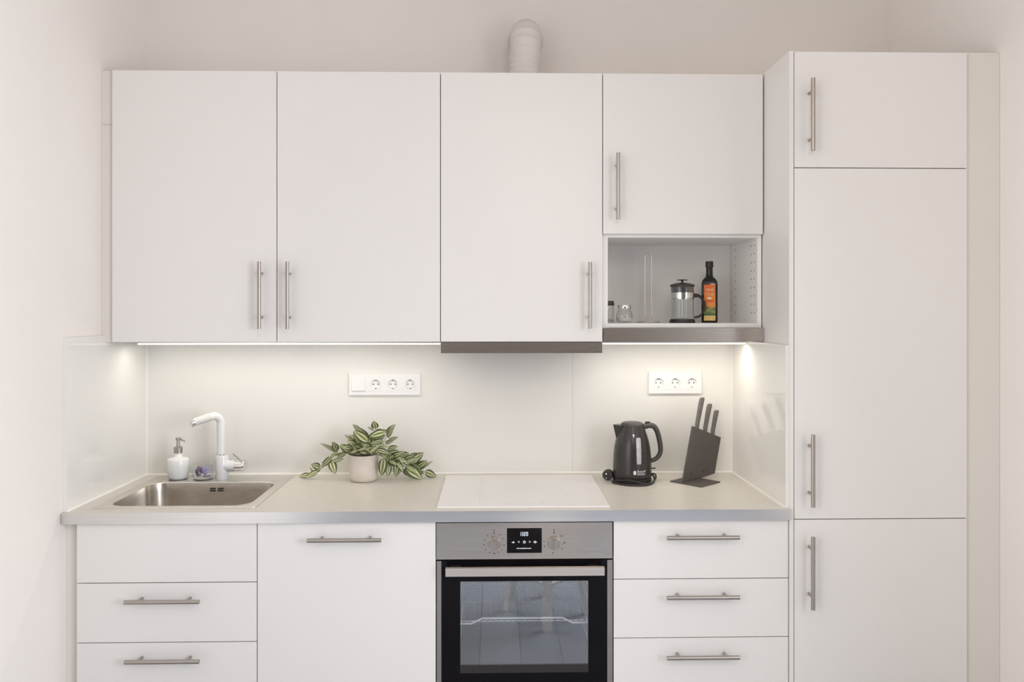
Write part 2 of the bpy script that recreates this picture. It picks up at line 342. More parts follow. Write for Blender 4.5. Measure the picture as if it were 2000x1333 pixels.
# ------------------------------------------------------------------ cabinets
YB, YW = -0.62, -0.37           # faces of the base fronts and of the wall fronts
def handle_mesh():
    bm = B(); r = 0.007; Lh = 0.1225
    cyl(bm, (0, -0.037, -Lh), (0, -0.037, Lh), r, n=16)
    for s in (-0.08, 0.08): cyl(bm, (0, -0.036, s), (0, 0.0, s), 0.0048, n=12)
    bmesh.ops.recalc_face_normals(bm, faces=bm.faces)
    me = bpy.data.meshes.new('handle'); bm.to_mesh(me); bm.free(); return me
HM = handle_mesh()
def handle(parent, x, y, z, horiz=False):
    o = link('handle', HM, 'steelv', parent, True, 40); o.location = Vector((x, y, z)) - wloc(parent)
    if horiz: o.rotation_euler = (0, R(90), 0)
    o['label'] = 'brushed steel bar handle'; return o
def carcass(x0, x1, y0, y1, z0, z1, t=0.016, top=True):
    l = [(x0, x0+t, y0, y1, z0, z1), (x1-t, x1, y0, y1, z0, z1), (x0+t, x1-t, y0, y1, z0, z0+t), (x0+t, x1-t, y1-0.006, y1, z0+t, z1-t)]
    if top: l.append((x0+t, x1-t, y0, y1, z1-t, z1))
    else: l += [(x0+t, x1-t, y0, y0+0.05, z1-t, z1)]
    return boxes(l)
g = 0.0016      # half the gap between two fronts
def front(name, parent, x0, x1, z0, z1, yf, th=0.018):
    return obj(name, bx(x0+g, x1-g, yf, yf+th, z0+g, z1-g), 'front', parent, bev=0.0008)
BZ0, BZ1 = 0.08, 0.88
def base(name, label, x0, x1, fronts, cat='cabinet', top=False):
    t = thing(name, label, cat, ((x0+x1)/2, -0.3, 0))
    obj('body', carcass(x0+0.0005, x1-0.0005, YB+0.02, -0.04, BZ0, BZ1-0.0005, top=top), 'carc', t)
    obj('plinth', bx(x0, x1, YB+0.07, YB+0.086, 0.0, BZ0), 'front', t)
    for nm, z0, z1, hz in fronts:
        d = front(nm, t, x0, x1, z0, z1, YB)
        if hz is not None: handle(d, (x0+x1)/2 - 0.002, YB, hz, True)
    return t
base('base_cabinet', 'white drawer cabinet under the sink with a plain top panel and two barred drawers', 0, 0.6, [('false_front', 0.68, 0.88, None), ('drawer', 0.48, 0.68, 0.628), ('drawer', 0.08, 0.48, 0.430)])
base('base_cabinet', 'white base cabinet with one tall front and a single horizontal bar beside the oven', 0.6, 1.2, [('door', 0.08, 0.88, 0.828)], top=True)
base('base_cabinet', 'white base cabinet with three barred drawers between oven and tall cabinet', 1.8, 2.4, [('drawer', 0.68, 0.88, 0.829), ('drawer', 0.48, 0.68, 0.628), ('drawer', 0.08, 0.48, 0.426)], top=True)
# fillers against the walls
t = tag(obj('filler_strip', bx(XL+0.0005, -0.001, YB+0.02, YB+0.036, 0.08, 0.879), 'filler'), 'narrow cream filler strip between left wall and sink cabinet', 'filler strip')
t = thing('filler_strip', 'tall narrow filler strip between left wall and first wall cabinet', 'filler strip', (-0.024, YW+0.02, 1.4765))
obj('lower_piece', bx(XL+0.0005, -0.003, YW+0.012, YW+0.028, 1.4765, 2.2755), 'filler', t)
obj('upper_piece', bx(XL+0.0005, -0.003, YW+0.012, YW+0.028, 2.2765, 2.474), 'filler', t)
bm = B(); prism(bm, [(3.0185, YB+0.012), (xr(YB+0.012)-0.001, YB+0.012), (xr(YB+0.028)-0.001, YB+0.028), (3.0185, YB+0.028)], 'z', 0.0, 2.481)
tag(obj('filler_strip', bm, 'filler'), 'full-height cream filler strip between tall cabinet and right wall', 'filler strip')

# tall cabinet
TX0, TX1 = 2.4176, 3.0176
t = thing('tall_cabinet', 'tall white cabinet with three doors reaching above the wall cabinets', 'cabinet', (2.71, -0.3, 0))
obj('body', boxes([(TX0+0.0005, TX0+0.0165, YB+0.02, -0.002, 0.08, 2.476), (TX1-0.0165, TX1-0.0005, YB+0.02, -0.002, 0.08, 2.476)] + [(TX0+0.0165, TX1-0.0165, YB+0.02, -0.008, z, z+0.016) for z in (0.08, 0.872, 2.072, 2.46)] + [(TX0+0.0165, TX1-0.0165, -0.008, -0.002, 0.08, 2.476)]), 'carc', t)
obj('side_panel', bx(2.4022, TX0, YB+0.001, -0.001, 0.0, 2.479), 'front', t, bev=0.0006)
obj('plinth', bx(TX0, TX1, YB+0.07, YB+0.086, 0, 0.08), 'front', t)
for z0, z1, hz in ((0.08, 0.88, 0.7067), (0.88, 2.08, 1.052), (2.08, 2.478, 2.2533)):
    d = front('door', t, TX0+0.0008, TX1, z0, z1, YB); handle(d, 2.4696, YB, hz)

# wall cabinets
WZ_0, WZ_1 = 1.4763, 2.4743
def wallcab(label, x0, hx, hz, z0=WZ_0):
    x1 = x0+0.6
    t = thing('wall_cabinet', label, 'cabinet', ((x0+x1)/2, -0.01, WZ_0))
    return t, x1
for label, x0, hx, hz in (('leftmost white wall cabinet above the sink, handle at its lower right corner', -0.002, 0.5439, 1.6485),
                          ('second white wall cabinet from the left, handle at its lower left corner', 0.598, 0.6454, 1.6478),
                          ('white wall cabinet above the steel hood, under the duct', 1.198, 1.747, 1.6485)):
    t, x1 = wallcab(label, x0, hx, hz)
    obj('body', carcass(x0+0.0005, x1-0.0005, YW+0.02, -0.001, WZ_0, WZ_1), 'carc', t)
    d = front('door', t, x0, x1, WZ_0, WZ_1, YW); handle(d, hx, YW, hz)
x0 = 1.798; x1 = 2.398
t, _ = wallcab('white wall cabinet with a short door over an open shelf compartment', x0, 0, 0)
s = 0.016; SH = 1.545
obj('body', boxes([(x0+0.0005, x0+0.022, YW+0.02, -0.001, 1.4795, WZ_1), (x1-0.0155, x1-0.0005, YW+0.02, -0.001, 1.4795, WZ_1), (x0+0.022, x1-s, YW+0.02, -0.001, WZ_1-s, WZ_1),
    (x0+0.022, x1-s, YW+0.02, -0.001, 1.866, 1.882), (x0+0.022, x1-s, YW+0.02, -0.008, SH-0.016, SH), (x0+0.022, x1-s, YW+0.021, -0.008, 1.4795, 1.4955), (x0+0.022, x1-s, -0.008, -0.001, 1.4955, WZ_1-s)]), 'carc', t)
d = front('door', t, x0, x1, 1.8765, WZ_1, YW); handle(d, 1.8504, YW, 2.0495)
tag(obj('steel_fascia', bx(x0+0.004, x1+0.004, YW, YW+0.0185, 1.4785, 1.5284), 'steel', t, bev=0.0006), 'brushed steel fascia under the open shelf')
bm = B(); xi = x1 - s - 0.0002
for yy in (-0.343+0.028, -0.343+0.037+0.025, -0.08):
    for k in range(9): cyl(bm, (xi+0.001, yy, 1.585+k*0.032), (xi-0.0004, yy, 1.585+k*0.032), 0.0024, n=8)
tag(obj('shelf_pin_holes', bm, 'hole', t), None, kind='stuff')

# ------------------------------------------------------------------ hood and duct
t = thing('extractor_hood', 'built-in extractor hood with brushed steel front lip under the third wall cabinet', 'hood', (1.4978, -0.2, 1.43))
obj('front_lip', bx(1.1995, 1.7963, YW-0.002, YW+0.022, 1.4354, 1.4752), 'steel', t, bev=0.0012, seg=2)
obj('body', bx(1.2005, 1.7955, YW+0.022, -0.02, 1.4440, 1.4755), 'steel', t)
for k in range(2): obj('grease_filter', bx(1.22+k*0.28, 1.49+k*0.28, YW+0.05, -0.05, 1.4405, 1.4438), 'rim', t, bev=0.001)
text('brand_lettering', 'gorenje', 0.0115, (1.761, YW-0.0022, 1.4557), FACE, 'dprint', t)
pts = [(1.513, -0.15, 2.476), (1.516, -0.15, 2.56), (1.520, -0.15, 2.632)]
for k in range(1, 9):
    a = R(90*k/8); pts.append((1.520+0.006*k/8, -0.15+0.08*(1-math.cos(a)), 2.632+0.08*math.sin(a)))
pts.append((1.527, -0.0005, 2.712))
path = []
for a, b in zip(pts, pts[1:]):
    a, b = Vector(a), Vector(b); n = max(1, round((b-a).length/0.0035)); path += [a + (b-a)*k/n for k in range(n)]
path.append(Vector(pts[-1]))
NP = len(path)
t = thing('ventilation_duct', 'white ribbed ventilation duct rising from the cabinets into the back wall', 'duct', (1.513, -0.15, 2.476))
obj('hose', tube(B(), path, lambda u: 0.0605 + 0.0022*math.sin(u*NP*0.0035/0.024*2*PI), n=40, caps=False), 'duct', t, True, 180)
bm = B(); cyl(bm, (1.527, -0.010, 2.712), (1.527, -0.0008, 2.712), 0.074, n=40)
obj('wall_collar', bm, 'duct', t, bev=0.002, seg=2)

# ------------------------------------------------------------------ worktop, splashbacks
TZ = 0.918; WX0, WX1 = -0.0425, 2.4017; WF = -0.6335
HX0, HX1, HY0, HY1 = 0.045, 0.565, -0.56, -0.15
t = thing('worktop', 'beige laminate worktop with aluminium front edge running under sink and hob', 'worktop', (1.18, -0.3, 0.88))
bm = B()
out_ = [(WX0, WF), (WX1, WF), (WX1, -0.001), (WX0, -0.001)]; inn = [(HX0, HY0), (HX1, HY0), (HX1, HY1), (HX0, HY1)]
vt = {}
for z in (0.8805, TZ):
    vt[z] = ([bm.verts.new((x, y, z)) for x, y in out_], [bm.verts.new((x, y, z)) for x, y in inn])
for z in vt:
    o4, i4 = vt[z]
    for k in range(4): bm.faces.new((o4[k], o4[(k+1) % 4], i4[(k+1) % 4], i4[k]))
for q in (0, 1):
    a, b = vt[0.8805][q], vt[TZ][q]
    for k in range(4): bm.faces.new((a[k], a[(k+1) % 4], b[(k+1) % 4], b[k]))
obj('slab', bm, 'top', t)
tag(obj('edge_band', bx(WX0, WX1, WF-0.0015, WF, 0.8805, TZ), 'edge', t, bev=0.0005), 'aluminium coloured front edge')
def splash(label, a, seal):
    t = thing('splashback_panel', label, 'splashback', ((a[0]+a[1])/2, (a[2]+a[3])/2, TZ))
    obj('panel', bx(*a), 'splash', t, bev=0.0005)
    for s_ in seal: obj('sealant_bead', B_prism(*s_), 'seal', t)
    return t
def B_prism(kind, *p):
    if kind == 'x':   # bead along x at the foot of the back panel
        x0, x1, y, z = p; return prism(B(), [(y, z), (y-0.0045, z), (y, z+0.006)], 'x', x0, x1)
    if kind == 'yl': y0, y1, x, z = p; return prism(B(), [(x, z), (x+0.0045, z), (x, z+0.006)], 'y', y0, y1)
    if kind == 'yr': y0, y1, x, z = p; return prism(B(), [(x, z), (x-0.0045, z), (x, z+0.006)], 'y', y0, y1)
    if kind == 'zl': x, y, z0, z1 = p; return prism(B(), [(x, y), (x+0.004, y), (x, y-0.004)], 'z', z0, z1)
    if kind == 'zr': x, y, z0, z1 = p; return prism(B(), [(x, y), (x-0.004, y), (x, y-0.004)], 'z', z0, z1)
XJ = 1.722
splash('pale glossy splashback panel behind sink and plant', (-0.031, XJ-0.0003, -0.011, -0.0005, TZ+0.0005, 1.474), [('x', -0.0305, XJ, -0.011, TZ+0.0003), ('zl', -0.0308, -0.0112, TZ+0.001, 1.474)])
splash('pale glossy splashback panel behind the kettle and right sockets', (XJ+0.0003, 2.3898, -0.011, -0.0005, TZ+0.0005, 1.474), [('x', XJ, 2.3895, -0.011, TZ+0.0003), ('zr', 2.3898, -0.0112, TZ+0.001, 1.474)])
splash('glossy splashback panel on the left wall beside the sink', (XL+0.0005, -0.031, -0.62, -0.0005, TZ+0.0005, 1.5017), [('yl', -0.62, -0.012, -0.031, TZ+0.0003)])
splash('glossy splashback panel on the tall cabinet side beside the knives', (2.390, 2.4018, -0.618, -0.0005, TZ+0.0005, 1.474), [('yr', -0.617, -0.012, 2.390, TZ+0.0003)])

# LED strips under the wall cabinets
for label, a, b in (('lit LED light strip under the two left wall cabinets', 0.02, 1.188), ('lit LED light strip under the open shelf cabinet', 1.81, 2.384)):
    zc = WZ_0 if a < 1 else 1.4793
    t = thing('led_light_strip', label, 'LED strip', ((a+b)/2, -0.205, zc))
    obj('profile', bx(a, b, -0.213, -0.197, 1.4675, zc-0.0002), 'edge', t)
    bm = B(); prism(bm, [(-0.212, 1.4674), (-0.2105, 1.4625), (-0.207, 1.4605), (-0.203, 1.4605), (-0.1995, 1.4625), (-0.198, 1.4674)], 'x', a+0.001, b-0.001)
    obj('diffuser', bm, 'led', t)
    lo = area('led_light', ((a+b)/2, -0.205, 1.4592), (0, 0, 0), b-a-0.004, 0.012, LEDW*(b-a)*(1.0 if a < 1 else 1.75), (1.0, 0.955, 0.86))
    lo.parent = t; lo.location = lo.location - t.location

# ------------------------------------------------------------------ sink
t = thing('sink', 'stainless steel inset sink with rounded bowl on the left of the worktop', 'sink', (0.303, -0.31, TZ))
n = 7
ro = rrect(0.026, 0.581, -0.577, -0.045, 0.012, n); ri = rrect(0.062, 0.546, -0.545, -0.165, 0.062, n)
bm = B(); z = TZ
def lp(pts, z): return [(x, y, z) for x, y in pts]
strip(bm, [lp(ro, z+0.0003), lp(rrect(0.0265, 0.5805, -0.5765, -0.0455, 0.012, n), z+0.0022), lp(rrect(0.030, 0.577, -0.573, -0.049, 0.012, n), z+0.003), lp(rrect(0.056, 0.552, -0.551, -0.159, 0.066, n), z+0.003), lp(rrect(0.060, 0.548, -0.547, -0.163, 0.063, n), z+0.0020), lp(ri, z-0.001)])
obj('rim', bm, 'rim', t, True, 40)
bm = B(); ins = lambda d, r: rrect(0.062+d, 0.546-d, -0.545+d, -0.165-d, r, n)
vs = strip(bm, [lp(ri, z-0.001), lp(ins(0.003, 0.062), z-0.03), lp(ins(0.008, 0.062), z-0.135), lp(ins(0.012, 0.06), z-0.15), lp(ins(0.024, 0.055), z-0.160), lp(ins(0.04, 0.05), z-0.163), lp(ins(0.12, 0.04), z-0.165)])
bm.faces.new(vs[-1][::-1])
bo = obj('bowl', bm, 'sink', t, True, 60)
yb = -0.1705
for kx in (0.2835, 0.3140):
    for kz in (0.8875, 0.8955): tag(obj('overflow_slot', bx(kx, kx+0.022, yb-0.0015, yb+0.0015, kz-0.0022, kz+0.0022), 'black', bo), 'black overflow slot')
bm = B(); cyl(bm, (0.3095, yb+0.001, 0.8915), (0.3095, yb-0.002, 0.8915), 0.0035, n=14); obj('overflow_screw', bm, 'chrome', bo)
bm = B(); lathe(bm, 0.303, -0.36, [(0.045, z-0.1648), (0.043, z-0.1625), (0.030, z-0.1640), (0.0, z-0.1640)]); obj('drain', bm, 'chrome', bo, True, 40)

# ------------------------------------------------------------------ mixer tap
FX, FY = 0.311, -0.112
t = thing('mixer_tap', 'white mixer tap with swivel spout and chrome lever behind the sink', 'tap', (FX, FY, TZ+0.0032))
z0 = TZ+0.0032
bm = B(); lathe(bm, FX, FY, [(0.0245, z0), (0.0252, z0+0.003), (0.0252, z0+0.091), (0.024, z0+0.094), (0.018, z0+0.095), (0, z0+0.095)], 32); obj('body', bm, 'wtap', t, True, 40)
bm = B(); lathe(bm, FX-0.005, FY, [(0.0165, z0+0.0951), (0.0165, z0+0.099), (0.014, z0+0.0995)], 24); obj('collar_ring', bm, 'chrome', t, True, 40)
sx, sy = FX-0.005, FY
p = [(sx, sy, z0+0.0996), (sx, sy, z0+0.17), (sx, sy, z0+0.222)]
dv = Vector((-0.085, -0.085, -0.026)).normalized()
for k in range(1, 7):
    a = R(95*k/6); r = 0.032; c = Vector((sx, sy, z0+0.222)); h = Vector((dv.x, dv.y, 0)).normalized()
    p.append(c + h*r*(1-math.cos(a)) + Vector((0, 0, r*math.sin(a))))
e1 = Vector(p[-1]); p.append(e1 + dv*0.012)
sp_ = obj('spout', tube(B(), spline(p, 3), 0.0155, n=24), 'wtap', t, True, 40)
e2 = e1 + dv*0.012
bm = B(); cyl(bm, e2, e2+dv*0.066, 0.0163, 0.0158, n=24); obj('spray_sleeve', bm, 'gtap', sp_, True, 40)
e3 = e2 + dv*0.066
bm = B(); cyl(bm, e3, e3+dv*0.010, 0.0155, 0.0145, n=24); cyl(bm, e3+dv*0.004, e3+dv*0.004+Vector((0, 0, -0.016)), 0.009, n=16); obj('nozzle', bm, 'chrome', sp_, True, 40)
zh = z0+0.052
bm = B(); cyl(bm, (FX+0.010, FY, zh), (FX+0.053, FY-0.002, zh), 0.0222, 0.0222, n=28); obj('valve_arm', bm, 'wtap', t, bev=0.001, smooth=True)
bm = B(); cyl(bm, (FX+0.0532, FY-0.002, zh), (FX+0.086, FY-0.004, zh), 0.0205, n=28); cyl(bm, (FX+0.0862, FY-0.004, zh+0.003), (FX+0.094, FY-0.005, zh+0.003), 0.0225, 0.021, n=28)
lv = obj('lever_cap', bm, 'chrome', t, True, 40)
bm = B(); tube(bm, [(FX+0.086, FY-0.010, zh+0.016), (FX+0.074, FY-0.030, zh+0.034), (FX+0.058, FY-0.050, zh+0.060)], lambda u: 0.0052-0.001*u, n=12); obj('lever', bm, 'chrome', t, True, 40)

# ------------------------------------------------------------------ soap dispenser, glass dish
SX, SY = 0.1352, -0.107; z0 = TZ+0.0032
t = thing('soap_dispenser', 'frosted white soap dispenser with steel pump behind the sink', 'soap dispenser', (SX, SY, z0))
bm = B(); lathe(bm, SX, SY, [(0.030, z0), (0.035, z0+0.003), (0.039, z0+0.012), (0.0415, z0+0.04), (0.042, z0+0.076), (0.0405, z0+0.082), (0.034, z0+0.0855), (0.019, z0+0.0875), (0.0140, z0+0.091), (0.0145, z0+0.104), (0, z0+0.104)], 36); obj('bottle', bm, 'frost', t, True, 60)
bm = B(); lathe(bm, SX, SY, [(0.0165, z0+0.104), (0.0168, z0+0.126), (0.013, z0+0.129), (0.007, z0+0.130), (0.006, z0+0.152), (0.0075, z0+0.153), (0.0075, z0+0.158), (0.011, z0+0.160), (0.011, z0+0.164), (0, z0+0.1645)], 24)
pm = obj('pump', bm, 'steelv', t, True, 40)
obj('nozzle', tube(B(), spline([(SX+0.004, SY, z0+0.156), (SX+0.018, SY-0.003, z0+0.156), (SX+0.028, SY-0.005, z0+0.150)], 4), 0.0032, n=10), 'steelv', t, True, 40)
GX, GY = 0.2345, -0.106
t = thing('glass_dish', 'small clear glass dish holding purple pieces beside the white tap', 'dish', (GX, GY, z0))
bm = B(); lathe(bm, GX, GY, [(0.030, z0), (0.036, z0+0.002), (0.042, z0+0.010), (0.0445, z0+0.03), (0.045, z0+0.062), (0.0437, z0+0.062), (0.0432, z0+0.03), (0.0405, z0+0.012), (0.034, z0+0.0075), (0, z0+0.0075)], 36); obj('cup', bm, 'glass', t, True, 60)
bm = B(); lathe(bm, GX, GY, [(0.0, z0+0.0005), (0.029, z0+0.0005), (0.036, z0+0.003), (0.037, z0+0.006), (0.0, z0+0.0066)], 32); obj('thick_base', bm, 'frost', t, True, 60)
def crumple(label, c, r, material, seed, sq):
    rnd = random.Random(seed); bm = B(); bmesh.ops.create_icosphere(bm, subdivisions=2, radius=1)
    for v in bm.verts:
        k = 1 + rnd.uniform(-0.28, 0.28); v.co = Vector((v.co.x*r*sq[0]*k, v.co.y*r*sq[1]*k, v.co.z*r*sq[2]*k)) + Vector(c)
    tag(obj('wrapped_tablet', bm, material, origin=(c[0], c[1], c[2]-r*sq[2])), label, 'tablet')
crumple('dark purple crumpled piece at the left of the glass dish', (GX-0.016, GY-0.004, z0+0.030), 0.018, 'purple', 3, (0.72, 0.7, 1.15))
crumple('lavender crumpled piece in the middle of the glass dish', (GX+0.009, GY-0.002, z0+0.033), 0.019, 'lav', 5, (0.8, 0.7, 1.0))
crumple('small flat purple piece lying right at the bottom of the glass dish', (GX+0.018, GY-0.016, z0+0.0135), 0.013, 'purple', 9, (1.2, 0.7, 0.38))

# ------------------------------------------------------------------ hob
t = thing('hob', 'white glass induction hob set in the worktop above the oven', 'hob', (1.4965, -0.335, TZ))
A = (1.2018, 1.7918, -0.5955, -0.0755)
obj('glass_plate', bx(*A, TZ+0.0003, TZ+0.0055), 'hob', t, bev=0.0012, seg=2)
zt = TZ+0.0056
def mk(x, y, w, d): return bx(x-w/2, x+w/2, y-d/2, y+d/2, zt-0.0002, zt+0.00015)
for cx, cy in ((1.345, -0.20), (1.345, -0.44), (1.648, -0.20), (1.648, -0.40)):
    bm = B()
    for k in range(-3, 4):
        if k: box(bm, cx-0.0011, cx+0.0011, cy+k*0.021-0.006, cy+k*0.021+0.006, zt-0.0002, zt+0.00015); 
    for s_ in (-1, 1): box(bm, cx+s_*0.014-0.007, cx+s_*0.014+0.007, cy-0.001, cy+0.001, zt-0.0002, zt+0.00015)
    obj('zone_mark', bm, 'mark', t)['kind'] = 'stuff'
bm = B()
for k in range(7): x = 1.40+k*0.033; box(bm, x-0.004, x+0.004, -0.560, -0.552, zt-0.0002, zt+0.00015)
obj('touch_controls', bm, 'mark', t)['kind'] = 'stuff'

# ------------------------------------------------------------------ oven
OX0, OX1 = 1.2022, 1.7972
t = thing('oven', 'built-in stainless steel oven with black glass door below the white hob', 'oven', (1.5, -0.3, 0.0))
CX0, CX1, CZ0, CZ1 = 1.272, 1.728, 0.345, 0.690
# body: a box around an open cavity
obj('body', boxes([(OX0+0.002, CX0, -0.595, -0.05, 0.29, 0.872), (CX1, OX1-0.002, -0.595, -0.05, 0.29, 0.872), (CX0, CX1, -0.595, -0.05, 0.29, CZ0), (CX0, CX1, -0.595, -0.05, CZ1, 0.872), (CX0, CX1, -0.15, -0.05, CZ0, CZ1)]), 'enamel', t)
obj('lower_panel', bx(1.2016, 1.7984, YB, YB+0.018, 0.08, 0.28), 'front', t)
obj('plinth', bx(1.2, 1.8, YB+0.07, YB+0.086, 0, 0.08), 'front', t)
obj('housing', boxes([(1.2008, 1.216, -0.60, -0.04, 0.08, 0.288), (1.784, 1.7992, -0.60, -0.04, 0.08, 0.288), (1.216, 1.784, -0.60, -0.04, 0.272, 0.288)]), 'carc', t)
cp = obj('control_panel', bx(OX0-0.001, OX1-0.001, YB-0.003, -0.596, 0.7520, 0.8745), 'steel', t, bev=0.001, seg=2)
ds = obj('display', bx(1.4391, 1.5570, YB-0.0036, YB-0.0025, 0.7723, 0.8562), 'blackgl', cp)
yd = YB-0.0040
# seven segment clock 13:20
def seg7(bm, ch, x, z, w_, h_, th):
    S = {'1': 'bc', '3': 'abgcd', '2': 'abged', '0': 'abcdef'}[ch]
    P = {'a': (x, x+w_, z+h_-th, z+h_), 'g': (x, x+w_, z+h_/2-th/2, z+h_/2+th/2), 'd': (x, x+w_, z, z+th), 'b': (x+w_-th, x+w_, z+h_/2, z+h_), 'c': (x+w_-th, x+w_, z, z+h_/2), 'f': (x, x+th, z+h_/2, z+h_), 'e': (x, x+th, z, z+h_/2)}
    for q in S: a = P[q]; box(bm, a[0], a[1], yd, yd+0.0003, a[2], a[3])
bm = B()
for k, ch in enumerate('1320'): seg7(bm, ch, 1.4815+k*0.0076+(0.0006 if k > 1 else 0), 0.8305, 0.0052, 0.0125, 0.0011)
for q in (0.8345, 0.8395): box(bm, 1.4958, 1.4968, yd, yd+0.0003, q, q+0.001)
obj('clock_digits', bm, 'digit', ds)
for body, x in (('<', 1.4788), ('>', 1.5165)): text('touch_symbol', body, 0.013, (x, yd, 0.8095), FACE, 'icon', ds)
bm = B(); prism(bm, [(1.4545, 0.8085), (1.464, 0.8055), (1.464, 0.8120)], 'y', yd, yd+0.0003); obj('touch_symbol', bm, 'icon', ds)
bm = B()
for k in range(10):
    a0, a1 = R(36*k), R(36*(k+1)); c = (1.498, 0.8092)
    prism(bm, [(c[0]+0.003*math.cos(a0), c[1]+0.003*math.sin(a0)), (c[0]+0.0046*math.cos(a0), c[1]+0.0046*math.sin(a0)), (c[0]+0.0046*math.cos(a1), c[1]+0.0046*math.sin(a1)), (c[0]+0.003*math.cos(a1), c[1]+0.003*math.sin(a1))], 'y', yd, yd+0.0003)
box(bm, 1.4975, 1.4985, yd, yd+0.0003, 0.809, 0.8125); obj('touch_symbol', bm, 'icon', ds)
bm = B()
for k, h_ in enumerate((0.003, 0.006, 0.009, 0.006, 0.003)): box(bm, 1.529+k*0.0024, 1.5305+k*0.0024, yd, yd+0.0003, 0.8092-h_/2, 0.8092+h_/2)
obj('touch_symbol', bm, 'icon', ds)
bm = B(); rnd = random.Random(4); x = 1.4725
while x < 1.521:
    wq = rnd.uniform(0.0012, 0.0024); box(bm, x, x+wq, yd, yd+0.0003, 0.7865, 0.7893); x += wq + rnd.choice((0.0006, 0.0006, 0.0018))
obj('caption_print', bm, 'icon', ds)
for kx, off in ((1.3958, 0), (1.5987, 1)):
    bm = B(); cyl(bm, (kx, YB-0.003, 0.8057), (kx, YB-0.009, 0.8057), 0.0222, 0.0218, n=32); cyl(bm, (kx, YB-0.009, 0.8057), (kx, YB-0.017, 0.8057), 0.0208, 0.0198, n=32)
    kn = obj('knob', bm, 'steelv', cp, True, 30); kn['label'] = 'round steel control knob'
    bm = B(); box(bm, kx-0.0011, kx+0.0011, YB-0.0175, YB-0.017, 0.8150, 0.8235)
    angs = (0, 32, 64, 100, 130, 155, 180, 205, 232, 262, 290, 320) if off == 0 else (0, 48, 90, 128, 188, 250, 280)
    for a in angs:
        cx, cz = kx + 0.0345*math.sin(R(a)), 0.8057 + 0.0345*math.cos(R(a)); q = 0.0022 if a % 3 else 0.0030
        box(bm, cx-q, cx+q, YB-0.0034, YB-0.0029, cz-q*0.8, cz+q*0.8)
    obj('dial_print', bm, 'dprint', cp)['kind'] = 'stuff'
for a in (1.3935, 1.5965): obj('zero_mark', bx(a, a+0.004, YB-0.0034, YB-0.0029, 0.846, 0.852), 'dprint', cp)
# door: steel side strips, black glass border, see-through pane
dr = obj('door', boxes([(1.2177, 1.2816, YB+0.001, -0.597, 0.292, 0.7475), (1.7152, 1.7796, YB+0.001, -0.597, 0.292, 0.7475), (1.2816, 1.7152, YB+0.001, -0.597, 0.6756, 0.7475), (1.2816, 1.7152, YB+0.001, -0.597, 0.292, 0.365)]), 'blackgl', t)
dr['label'] = 'black glass oven door'
for a, b in ((OX0, 1.2177), (1.7796, OX1)): obj('side_strip', bx(a, b, YB-0.001, -0.597, 0.292, 0.7460), 'steelv', dr, bev=0.0006)
obj('window_pane', bx(1.2816, 1.7152, YB+0.0014, YB+0.0050, 0.365, 0.6756), 'ovenpane', dr)
obj('lower_band', bx(1.2818, 1.7150, YB+0.0008, YB+0.0013, 0.3652, 0.392), 'kbase', dr)
bm = boxes([(1.2345, 1.7640, -0.668, -0.652, 0.7085, 0.7355)])
hd = obj('door_handle', bm, 'steell', dr, bev=0.0025, seg=2); hd['label'] = 'flat brushed steel oven handle'
for a in (1.25, 1.713): obj('handle_mount', bx(a, a+0.035, -0.652, YB+0.001, 0.714, 0.7305), 'kbase', dr)
for zq in (0.455, 0.51, 0.60, 0.645):
    for xq in (CX0+0.004, CX1-0.004):
        bm = B(); cyl(bm, (xq, -0.58, zq-0.012), (xq, -0.20, zq-0.012), 0.003, n=8); obj('shelf_rail', bm, 'rackw', t, True)
for zq in (0.435, 0.497, 0.634): bm = B(); cyl(bm, (CX0+0.001, -0.152, zq), (CX1-0.001, -0.152, zq), 0.0016, n=8); obj('back_ridge', bm, 'rackw', t, True)
# oven rack
t = thing('oven_rack', 'chromed wire rack on the middle level inside the oven', 'oven rack', (1.5, -0.38, 0.505))
bm = B(); tube(bm, [(CX0+0.009, -0.585, 0.5195), (1.318, -0.585, 0.5195), (1.355, -0.585, 0.5375), (1.630, -0.585, 0.5375), (1.664, -0.585, 0.5205), (CX1-0.009, -0.585, 0.5205)], 0.0031, n=10); obj('front_rail', bm, 'rackw', t, True, 60)
bm = B()
for a, b in (((CX0+0.009, -0.585, 0.5195), (CX0+0.009, -0.19, 0.5195)), ((CX1-0.009, -0.585, 0.5205), (CX1-0.009, -0.19, 0.5205)), ((CX0+0.009, -0.19, 0.5195), (CX1-0.009, -0.19, 0.5205)), ((CX0+0.009, -0.572, 0.5230), (CX1-0.009, -0.572, 0.5235))): cyl(bm, a, b, 0.0023, n=8)
obj('frame', bm, 'rackw', t, True, 60)
bm = B()
for k in range(22): x = CX0+0.022+k*(CX1-CX0-0.044)/21; tube(bm, [(x, -0.583, 0.5205), (x, -0.578, 0.5265), (x, -0.19, 0.5265)], 0.0013, n=6)
obj('wires', bm, 'steelv', t, True, 60)  # darker steel than the rail, the oven's shade put into the colour

